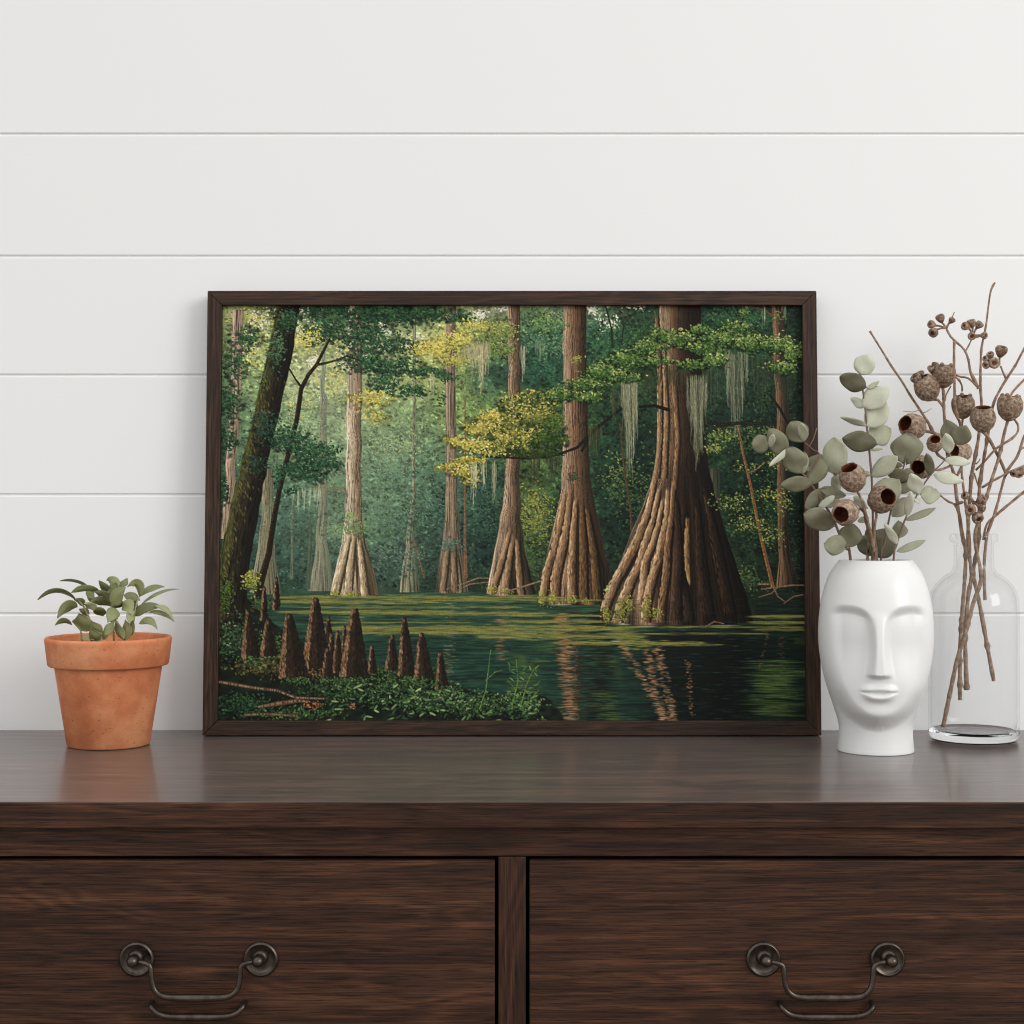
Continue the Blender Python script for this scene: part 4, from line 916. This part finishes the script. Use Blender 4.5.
# ---------------------------------------------------------------- eucalyptus and gumnut stems in the face vase
FOOT = {}
def stem_thing(name, label, cat, group, mouth, y):
    o = thing(name, label, cat, P(mouth[0], mouth[1], y) - Vector((0, 0, .12)), group); return o
def stem_tube(b, pts, r, y=None, below=None, m=None):
    q = [P(*p) for p in pts]
    if below: q += [Vector(v) for v in below]
    n = len(q); rr = [mm(r[0] + (r[1] - r[0]) * i / max(n - 1, 1), -.14) for i in range(n)]
    b.tube(q, rr, 8, .12)
def deep(px, y, dx=0): return [(P(px, 560, y).x + dx, y + .004, T + .06), (P(px, 560, y).x + dx * 2, y + .008, T + .014)]
def eleaf(b, crop, x0, y0, x1, y1, w, tone, y, roll=.25, dy=0.0, bend=0.0, a=.92, bb=.62, fold=.10, notch=0.0):
    ox, oy, s = crop; p = lambda x, yy, d: P(ox + x / s, oy + yy / s, d)
    p0, p2 = p(x0, y0, y), p(x1, y1, y + dy); p2 = p2 + (p2 - p0) * .06; m = (p0 + p2) / 2
    ax = (p2 - p0).normalized(); pe = ax.cross(Vector((0, -1, 0)))
    p1 = m + pe * (p2 - p0).length * bend + Vector((0, -.0, 0)) + Vector((0, -.12 * (p2 - p0).length, 0))
    b.leaf(p0, p1, p2, 1.1 * mm(w / s, y) / max(math.cos(roll), .25), roll, fold, a, bb, tone=tone, notch=notch, cup=-.10)
G = 'eucalyptus stems in the face vase'
Z6, C1, C2 = (744, 270, 3.657), (744, 420, 7.314), (884, 420, 7.314)
# upright stem
y = -.148
e = stem_thing('eucalyptus_stem', 'tallest upright eucalyptus stem with paired round leaves, in the face vase', 'eucalyptus', G, (873, 560), y)
b = MB(); stem_tube(b, [(860.6, 374, y), (864.3, 401, y), (866.5, 423, y), (869.8, 456, y), (872, 483, y), (873, 520, y), (872.5, 560, y)], (.8, 1.6), below=deep(872.5, y, .004)); b.build('stem', STEM, e)
b = MB()
for q in ((425, 382, 452, 312, 72, .85, .2, 0), (447, 432, 355, 392, 62, .05, .2, -.01), (448, 432, 492, 408, 14, .7, 1.0, 0), (432, 500, 522, 432, 74, .88, .3, -.006), (440, 502, 392, 470, 28, .85, .5, .01), (445, 572, 518, 490, 72, .8, .35, .0), (446, 572, 357, 540, 18, .85, 1.0, -.01), (458, 618, 532, 582, 78, .55, .2, .008), (487, 640, 366, 618, 68, .06, .2, -.012), (460, 655, 505, 655, 10, .6, 1.1, -.01), (462, 752, 556, 684, 56, .68, .4, -.01), (462, 752, 432, 742, 20, .7, .6, 0), (468, 860, 560, 770, 90, .6, .3, .006)):
    eleaf(b, Z6, *q[:6], y, q[6], q[7])
b.build('foliage', EUC, e, .0004)
# stem leaning left over the frame
y = -.156
e = stem_thing('eucalyptus_stem', 'eucalyptus stem arching left across the frame edge, in the face vase', 'eucalyptus', G, (849, 560), y)
b = MB(); stem_tube(b, [(769, 441, y), (785, 455.5, y), (794.6, 466.5, y), (804, 475, y), (812, 485.6, y), (820.5, 498, y), (834, 521, y), (845, 548.5, y + .004), (850.5, 560, y + .010)], (.7, 1.6), below=deep(851, y + .012, .003)); stem_tube(b, [(803, 441, y + .006), (814, 450.5, y + .004), (819, 453.5, y), (812, 470, y), (806, 477, y)], (.6, .8)); stem_tube(b, [(816.8, 428, y + .006), (813, 440, y + .006), (808, 448, y + .006)], (.5, .6)); b.build('stem', STEM, e)
b = MB()
for q in ((187, 182, 62, 175, 128, .28, .2, -.004), (305, 275, 190, 70, 128, .30, .25, -.004), (190, 200, 212, 108, 42, .92, .4, -.012), (342, 212, 192, 332, 44, .9, .75, -.014), (418, 390, 322, 208, 152, .34, .2, -.006), (425, 395, 440, 240, 60, .55, .5, .0), (425, 160, 345, 20, 150, .32, .25, -.004), (428, 158, 420, 30, 60, .75, .7, -.010), (502, 466, 278, 476, 104, .22, .3, -.012), (478, 470, 590, 262, 124, .30, .3, 0), (450, 372, 560, 258, 92, .2, .3, .014),
          (668, 405, 660, 140, 170, .62, .15, -.008), (655, 400, 700, 520, 80, .7, .3, .012), (600, 500, 455, 645, 96, .42, .35, .004), (560, 500, 735, 552, 76, .4, .45, .0), (545, 640, 655, 560, 48, .95, .5, -.014), (662, 775, 448, 690, 152, .34, .2, -.010), (560, 620, 690, 560, 90, .6, .3, .012), (745, 935, 800, 770, 150, .28, .2, -.006), (748, 935, 595, 905, 140, .5, .2, -.012), (800, 560, 900, 640, 60, .75, .4, .01), (830, 740, 910, 715, 40, .7, .5, 0)):
    eleaf(b, C1, *q[:6], y, q[6], q[7])
b.build('foliage', EUC, e, .0004)
# thin stem leaning right
y = -.162
e = stem_thing('eucalyptus_stem', 'thin eucalyptus stem leaning right toward the bottle, with pale narrow leaves', 'eucalyptus', G, (893.6, 560), y)
b = MB(); stem_tube(b, [(956, 443, y), (944, 461, y), (930.5, 475, y), (915.4, 498, y), (904.5, 521, y), (897, 543, y), (893.4, 561, y)], (.6, 1.3), below=deep(893.4, y, -.008)); b.build('stem', STEM, e)
b = MB()
for q in ((500, 165, 458, 5, 122, .12, .2, .006), (525, 180, 598, 48, 134, .2, .2, -.006), (478, 245, 452, 105, 78, .92, .3, -.012), (445, 285, 625, 312, 70, .88, .35, -.010), (362, 398, 570, 448, 82, .88, .3, -.010), (345, 405, 312, 252, 66, .2, .25, -.018), (252, 545, 200, 400, 100, .86, .3, -.008), (265, 545, 405, 545, 118, .68, .25, .004), (225, 565, 258, 612, 30, .8, .6, 0), (158, 732, 366, 648, 48, .45, .6, -.004), (165, 705, 196, 530, 56, .9, .4, -.010), (112, 862, 108, 742, 104, .34, .3, .010), (95, 912, 8, 765, 54, .9, .45, -.010), (92, 962, 295, 882, 52, .62, .5, -.006)):
    eleaf(b, C2, *q[:6], y, q[6], q[7], a=.85, bb=.75)
b.build('foliage', EUC, e, .0004)
# short stem topped by one round notched leaf
y = -.129
e = stem_thing('eucalyptus_stem', 'short eucalyptus stem topped by one broad notched leaf, right of the tallest upright stem', 'eucalyptus', G, (884, 560), y)
b = MB(); stem_tube(b, [(906, 455, y), (905, 462, y), (902, 472, y), (896, 492, y), (890, 515, y), (884, 545, y), (881, 561, y)], (.7, 1.3), below=deep(881, y, 0)); b.build('stem', STEM, e)
b = MB()
for q in ((162, 285, 172, 105, 205, .46, .15, -.004), (138, 335, 52, 325, 38, .25, .4, -.004), (150, 362, 216, 388, 40, .2, .4, 0), (190, 445, 22, 368, 92, .12, .3, -.006), (60, 480, 205, 492, 90, .3, .3, 0), (60, 705, 165, 575, 104, .5, .3, .006), (95, 480, -60, 500, 110, .5, .3, .01)):
    eleaf(b, C2, *q[:6], y, q[6], q[7], notch=.25 if q[4] > 200 else 0)
b.build('foliage', EUC, e, .0004)
# low dark leaves at the mouth
y = -.123
e = stem_thing('eucalyptus_stem', 'lowest eucalyptus sprig with two dark leaves spreading just above the face vase mouth', 'eucalyptus', G, (876, 560), y)
b = MB(); stem_tube(b, [(874, 530, y), (876, 545, y - .004), (877, 561, y - .008)], (.9, 1.2), below=deep(877, y - .018, .002)); b.build('stem', STEM, e)
b = MB()
for q in ((960, 990, 845, 860, 120, .12, .2, -.006), (960, 990, 905, 800, 90, .10, .3, .004), (950, 990, 1110, 870, 130, .06, .2, .0), (960, 930, 1040, 800, 130, .10, .25, .008)):
    eleaf(b, C1, *q[:6], y, q[6], q[7])
b.build('foliage', EUC, e, .0004)
# three open gumnuts on a forked stem
y = -.172
e = stem_thing('gumnut_stem', 'forked stem with three open hollow gumnuts, in front of the eucalyptus', 'gumnuts', None, (872, 560), y)
f1 = gumnut(e, 852.8, 479, y, 13.8, (-.37, .79, .47), tone=.55); f2 = gumnut(e, 845.8, 512, y - .004, 13.6, (-.53, -.20, .82), tone=.6); f3 = gumnut(e, 881, 500, y, 14.0, (.28, .22, .93), tone=.45)
b = MB()
def fork(foot, pts, r, m=None, below=None):
    q = [foot] + [P(*p) for p in pts] + [Vector(v) for v in (below or [])]; n = len(q)
    b.tube(q, [mm(r[0] + (r[1] - r[0]) * i / max(n - 1, 1), -.14) for i in range(n)], 8, .14)
fork(f1, [(862, 501, y), (866, 515, y), (870, 531, y + .006), (873.5, 548, y + .014), (875, 561, y + .018)], (1.3, 1.7), below=deep(875, y + .022, -.004))
fork(f2, [(861, 509, y + .004), (865, 515, y + .002), (868, 522, y)], (1.2, 1.3))
fork(f3, [(876.5, 515, y + .008), (874.5, 528, y + .009), (873.8, 546, y + .014), (874, 552, y + .015)], (1.2, 1.5))
b.tube([P(865, 515, y + .003), P(868, 530, y + .010), P(868.5, 548, y + .018), P(867.5, 561, y + .022)] + [Vector(v) for v in deep(867, y + .024, -.002)], mm(1.5, -.14), 8, .14)
b.build('stem', TWIG, e)

# ---------------------------------------------------------------- dry branches in the glass bottle
G = 'dry branches in the glass bottle'
def branch(label, root, yr):
    return thing('dry_branch', label, 'branch', P(root[0], root[1], yr), G)
def twig(b, pts, r0, r1, y):
    q = [P(p[0], p[1], p[2] if len(p) > 2 else y) for p in pts]; n = len(q)
    b.tube(q, [.9 * mm(r0 + (r1 - r0) * i / max(n - 1, 1), -.066) for i in range(n)], 9, .30)
def buds(parent, b, y, hub, lst, r=4.6):
    """small seed capsules on short stalks about a hub"""
    for (x, yy, dx, dy, dz, k) in lst:
        f = gumnut(parent, x, yy, y - .004 * dz, r * k, (dx, dy, dz), 'bud', .35 + .3 * R.random(), 'seed_capsule')
        b.tube([P(hub[0], hub[1], y), (P(hub[0], hub[1], y) + f) / 2 + Vector((0, 0, .0006)), f], [mm(1.0, y), mm(.9, y), mm(1.1, y)], 6, .1)

# 1: long bare twig to the upper left, with nuts at its fork
y = -.067
e = branch('dry branch with a long bare twig reaching left toward the frame and gumnuts below', (960, 700), y)
b = MB()
twig(b, [(869.8, 331, y), (876, 341, y), (884, 354, y), (892, 367, y), (901, 380, y), (910, 395, y), (920, 410, y), (929, 424, y), (934, 433, y), (943, 437.5, y), (948, 455, y), (954, 476, y), (957, 500, y), (960, 520, y), (962, 534, y), (965.5, 552, y), (964.5, 582, y), (961.5, 620, y), (960, 656, y), (960, 700, y)], 1.0, 2.3, y)
twig(b, [(943.5, 398, y - .004), (944, 412, y - .002), (945, 425, y), (947, 445, y)], 1.3, 1.6, y)
twig(b, [(951, 386, y - .004), (946, 395, y - .003), (944, 403, y - .002)], .8, .9, y); twig(b, [(903, 411, y), (913, 412, y), (919, 410, y)], .3, .5, y); twig(b, [(932, 408, y), (926, 412, y), (921, 413, y)], .3, .5, y)
twig(b, [(935, 489, y), (941, 496, y), (949, 502, y), (954, 504, y), (958.5, 512, y)], 1.0, 1.2, y)
twig(b, [(954, 504, y), (959, 503, y - .004), (963, 502, y - .008)], 1.0, 1.4, y)
f = gumnut(e, 913.5, 427, y - .006, 13.2, (-.78, .24, .58), tone=.6); b.tube([f, P(934, 433, y - .002), P(943, 438, y)], mm(1.5, y), 8, .15)
f = gumnut(e, 927.5, 389, y - .006, 12.8, (-.52, .84, .12), tone=.5); b.tube([f, P(938, 400, y - .004), P(943.5, 407, y - .002)], mm(1.4, y), 8, .15)
f = gumnut(e, 943.6, 376, y - .006, 11.8, (.05, .98, .15), 'valved', .45); b.tube([f, P(943.5, 392, y - .004), P(943.6, 400, y - .004)], mm(1.5, y), 8, .15)
f = gumnut(e, 922, 467, y - .022, 11.8, (-.55, -.06, .83), tone=.5); b.tube([f, P(938, 470, y - .01), P(950, 466, y)], mm(1.3, y), 8, .15)
f = gumnut(e, 935, 444, y - .004, 8.5, (-.2, .5, .8), tone=.7); b.tube([f, P(938, 455, y), P(949, 462, y)], mm(1.2, y), 8, .15)
f = gumnut(e, 962, 452, y - .012, 10.2, (-.86, .06, .5), tone=.7); b.tube([f, P(962, 466, y - .004), P(955, 480, y)], mm(1.2, y), 8, .15)
buds(e, b, y - .006, (938, 380), [(917, 379, -.7, .6, .3, 1.15), (921, 374, -.3, .9, .3, .7), (931, 369, -.1, .9, .5, .75), (935, 366, .3, .9, .4, .8)], 5)
b.build('stem', TWIG, e)
# 2: the tallest branch
y = -.060
e = branch('tallest dry branch, its bare tip highest of all, with two seed capsule clusters', (966.7, 690), y)
b = MB()
twig(b, [(995, 282.5, y), (991, 290, y), (988.5, 305, y), (986.5, 322, y), (984, 336, y), (981.5, 348, y), (980.6, 366, y), (980.4, 388, y), (981.5, 405, y), (980, 420, y), (978.7, 436, y), (975.5, 455, y), (971.8, 474, y), (969.6, 500, y), (968, 532, y), (968.8, 552, y), (971.5, 575, y), (968, 597, y), (965.2, 638, y), (966.7, 690, y)], .9, 2.5, y)
twig(b, [(978.8, 388.5, y), (975, 381, y), (970.5, 372, y), (968.5, 360, y), (964.5, 350, y), (958.5, 344, y), (951, 337, y), (946.5, 329, y)], 1.5, 1.1, y)
twig(b, [(946.5, 329, y), (950, 322, y), (954.5, 312, y)], .8, .5, y); twig(b, [(965.5, 351, y), (969, 345, y), (971.5, 339.5, y)], .9, .9, y); twig(b, [(971.5, 339, y), (977, 337, y), (983, 335.5, y)], 1.0, 1.0, y)
twig(b, [(977, 386, y), (968, 378, y), (961, 377, y), (956, 375, y)], 1.2, 1.0, y)
buds(e, b, y, (946, 328), [(940.5, 318.5, -.4, .9, .3, 1.0), (932, 324.5, -.9, .2, .4, .9), (934, 332, -.6, -.5, .6, 1.1), (951.5, 320.5, .5, .7, .5, .75)], 4.6)
buds(e, b, y, (973, 336), [(966, 326.5, -.8, .3, .5, .95), (971.5, 323.5, -.3, .9, .3, 1.0), (979, 325, .5, .7, .4, .9), (972, 336, -.4, -.2, .9, .9), (983.5, 335.5, .6, -.1, .8, .8)], 4.6)
twig(b, [(970, 497, y), (972, 499, y - .016), (973, 502, y - .032)], 1.2, 1.2, y)
buds(e, b, y - .032, (973, 502), [(966, 496, -.8, .3, .5, .9), (981, 500, .6, .5, .6, 1.1), (971, 509, -.5, -.3, .8, 1.2), (977, 517, .2, -.6, .75, 1.25), (982, 508, .8, -.2, .55, .8)], 4.8)
b.build('stem', TWIG, e)
# 3: a thin vertical twig with one nut
y = -.078
e = branch('thin vertical dry twig with a single gumnut hanging beside it', (969, 560), y)
b = MB()
twig(b, [(954.2, 341, -.095), (954, 360, -.095), (954.5, 385, -.095), (955, 405, -.094), (957.5, 418, -.090), (960, 423, -.084), (961, 445, -.062), (961.5, 470, -.060), (964.5, 496, -.068), (967.5, 520, -.074), (969.5, 540, -.0755), (970, 558, -.0755)], 1.4, 1.5, y)
f = gumnut(e, 963, 407, -.066, 11.6, (-.08, .92, .3), 'valved', .45); b.tube([f, P(962, 424, -.064), P(960.8, 436, -.066)], mm(1.2, y), 8, .1)
twig(b, [(962, 391, -.070), (962, 386, -.078), (959, 380, -.090), (954.4, 376, -.095)], .9, 1.0, y)
b.build('stem', TWIG, e)
# 4: rising to the right, with a capsule cluster
y = -.0575
e = branch('dry branch rising right behind the gumnuts, with one seed capsule cluster on a side stalk', (993.7, 681), y)
b = MB()
twig(b, [(1034, 331, y), (1024, 349, y), (1015, 366, y), (1009, 375, y), (1001, 388, y), (994, 402, y), (990, 420, y), (987, 440, y), (983.5, 460, y), (981, 475, y), (979.4, 490, y), (979, 510, y), (979, 532, -.061), (977.2, 550, -.061), (973.6, 574, -.053), (979.5, 604, y), (988, 650, y), (993.7, 681, y)], 1.3, 2.3, y)
twig(b, [(1006, 379, y), (1003, 372, y), (1000.5, 366, y)], 1.2, .9, y)
twig(b, [(974, 473, y), (977, 482, y), (980, 490, y)], .9, 1.1, y)
buds(e, b, y, (999.5, 365), [(1001, 351.5, .1, .9, .4, 1.35), (986, 359, -.8, .3, .5, .7), (990.5, 355.5, -.4, .8, .5, .85), (987, 364.5, -.8, -.3, .5, .9), (994, 363, -.2, -.1, .95, 1.25)], 4.6)
b.build('stem', TWIG, e)
# 5: the nut at the right, with a loop stalk
y = -.072
e = branch('dry branch whose gumnut sits rightmost over the bottle, with a looping side stalk', (940, 728), y)
b = MB()
twig(b, [(1034, 372, y + .014), (1024, 380, y + .012), (1013.5, 391, y + .010), (1008, 400, y + .008)], 1.2, 1.4, y)
f = gumnut(e, 1009.5, 408, y, 12.8, (.08, .98, .15), 'valved', .5)
q = [f] + [P(*p) for p in ((1004.5, 432, y), (999.5, 455, y - .004), (992.5, 477, y - .008), (984, 505, y - .008), (975.5, 531, y - .007), (976, 548, y - .007), (980.5, 570, y - .008), (980, 584, y - .008), (973, 604, y - .008), (963.5, 640, y - .008), (957, 660, y - .008), (943, 727, y - .004))]
b.tube(q, [mm(1.45 + .06 * i, y) for i in range(len(q))], 9, .28)
twig(b, [(1013, 418, y), (1017.5, 424, y), (1018, 431, y), (1012, 438.5, y - .004), (997, 448, y - .006), (985, 461, y - .004), (976, 470, y + .004)], 1.3, 1.3, y)
twig(b, [(976, 464, y), (979, 461, y), (980, 458.5, y)], .8, .5, y)
b.build('stem', TWIG, e)
# 6: from the right edge with the open nut's stalk
y = -.069
e = branch('dry branch with an open gumnut facing up beside the tallest stem, forking toward the right', (984, 600), y)
b = MB()
twig(b, [(1036, 412, y), (1024, 437, y), (1017.5, 456, y), (1006, 473.5, y), (998, 502, y), (993.5, 517, y), (987.5, 533, y), (985.2, 550, y), (984, 570, y), (985, 600, y)], 1.3, 1.9, y)
f = gumnut(e, 983, 420, y - .017, 12.8, (-.08, .93, .30), tone=.5); b.tube([f, P(988.5, 438, y - .009), P(996, 452, y - .004), P(1002, 464, y - .001), P(1006, 474, y)], mm(1.6, y), 8, .2)
twig(b, [(1034, 461, y), (1024, 466, y), (1012, 471, y), (998, 478, y - .004), (982, 487.5, y - .004)], 1.2, 1.3, y)
twig(b, [(1024, 447.5, y), (1019, 451, y), (1016, 458, y)], .8, 1, y)
buds(e, b, y - .004, (1012, 471), [(1014, 473, -.5, -.5, .7, .8), (1018.5, 473.5, .1, -.7, .7, .9), (1022.5, 470.5, .7, -.3, .6, .9)], 4.6)
b.build('stem', TWIG, e)
# 7: a straight twig slanting out low to the right
y = -.060
e = branch('straight dry twig slanting out low to the right of the bottle neck', (975, 560), y)
b = MB(); twig(b, [(1042, 479, y), (1024, 492, y), (1008, 505, y), (994, 517, y), (987, 524, y - .002), (984.5, 533, y - .005), (983.5, 540, y - .006)], 1.6, 1.3, y); b.build('stem', TWIG, e)

# ---------------------------------------------------------------- camera and light
cam = bpy.data.cameras.new('camera'); co_ = bpy.data.objects.new('camera', cam); C.objects.link(co_)
cam.sensor_width = 36; cam.lens = F / 1024 * 36; co_.location = (0, CAMY, HC); co_.rotation_euler = (math.pi / 2, 0, 0); cam.clip_start = .02; SC.cycles.filter_width = 1.15
SC.camera = co_
def area(name, loc, target, sx, sy, power, col=(1, 1, 1)):
    l = bpy.data.lights.new(name, 'AREA'); l.shape = 'RECTANGLE'; l.size = sx; l.size_y = sy; l.energy = power; l.color = col
    o = bpy.data.objects.new(name, l); C.objects.link(o); o.location = loc
    o.rotation_euler = (Vector(target) - Vector(loc)).to_track_quat('-Z', 'Y').to_euler()
area('window_daylight', (4.0, -3.7, 2.9), (0, 0, 1.0), 2.2, 2.4, KEY, (1, .985, .965))
w = bpy.data.worlds.new('room_light'); SC.world = w; w.use_nodes = True
wn, wl = w.node_tree.nodes, w.node_tree.links; bg = wn['Background']; bg.inputs['Color'].default_value = (.99, .995, 1, 1)
# an airy white room: more light from the ceiling side than from the floor
tc = wn.new('ShaderNodeTexCoord'); sx_ = wn.new('ShaderNodeSeparateXYZ'); mr = wn.new('ShaderNodeMapRange'); wl.new(tc.outputs['Generated'], sx_.inputs[0]); wl.new(sx_.outputs['Z'], mr.inputs['Value'])
mr.inputs['From Min'].default_value = -.35; mr.inputs['From Max'].default_value = .2; mr.inputs['To Min'].default_value = AMB * .30; mr.inputs['To Max'].default_value = AMB * 1.5; wl.new(mr.outputs['Result'], bg.inputs['Strength'])
vs_ = SC.view_settings; vs_.view_transform = 'Standard'; vs_.look = 'None'; vs_.gamma = 1; vs_.exposure = EXPO; vs_.use_curve_mapping = False
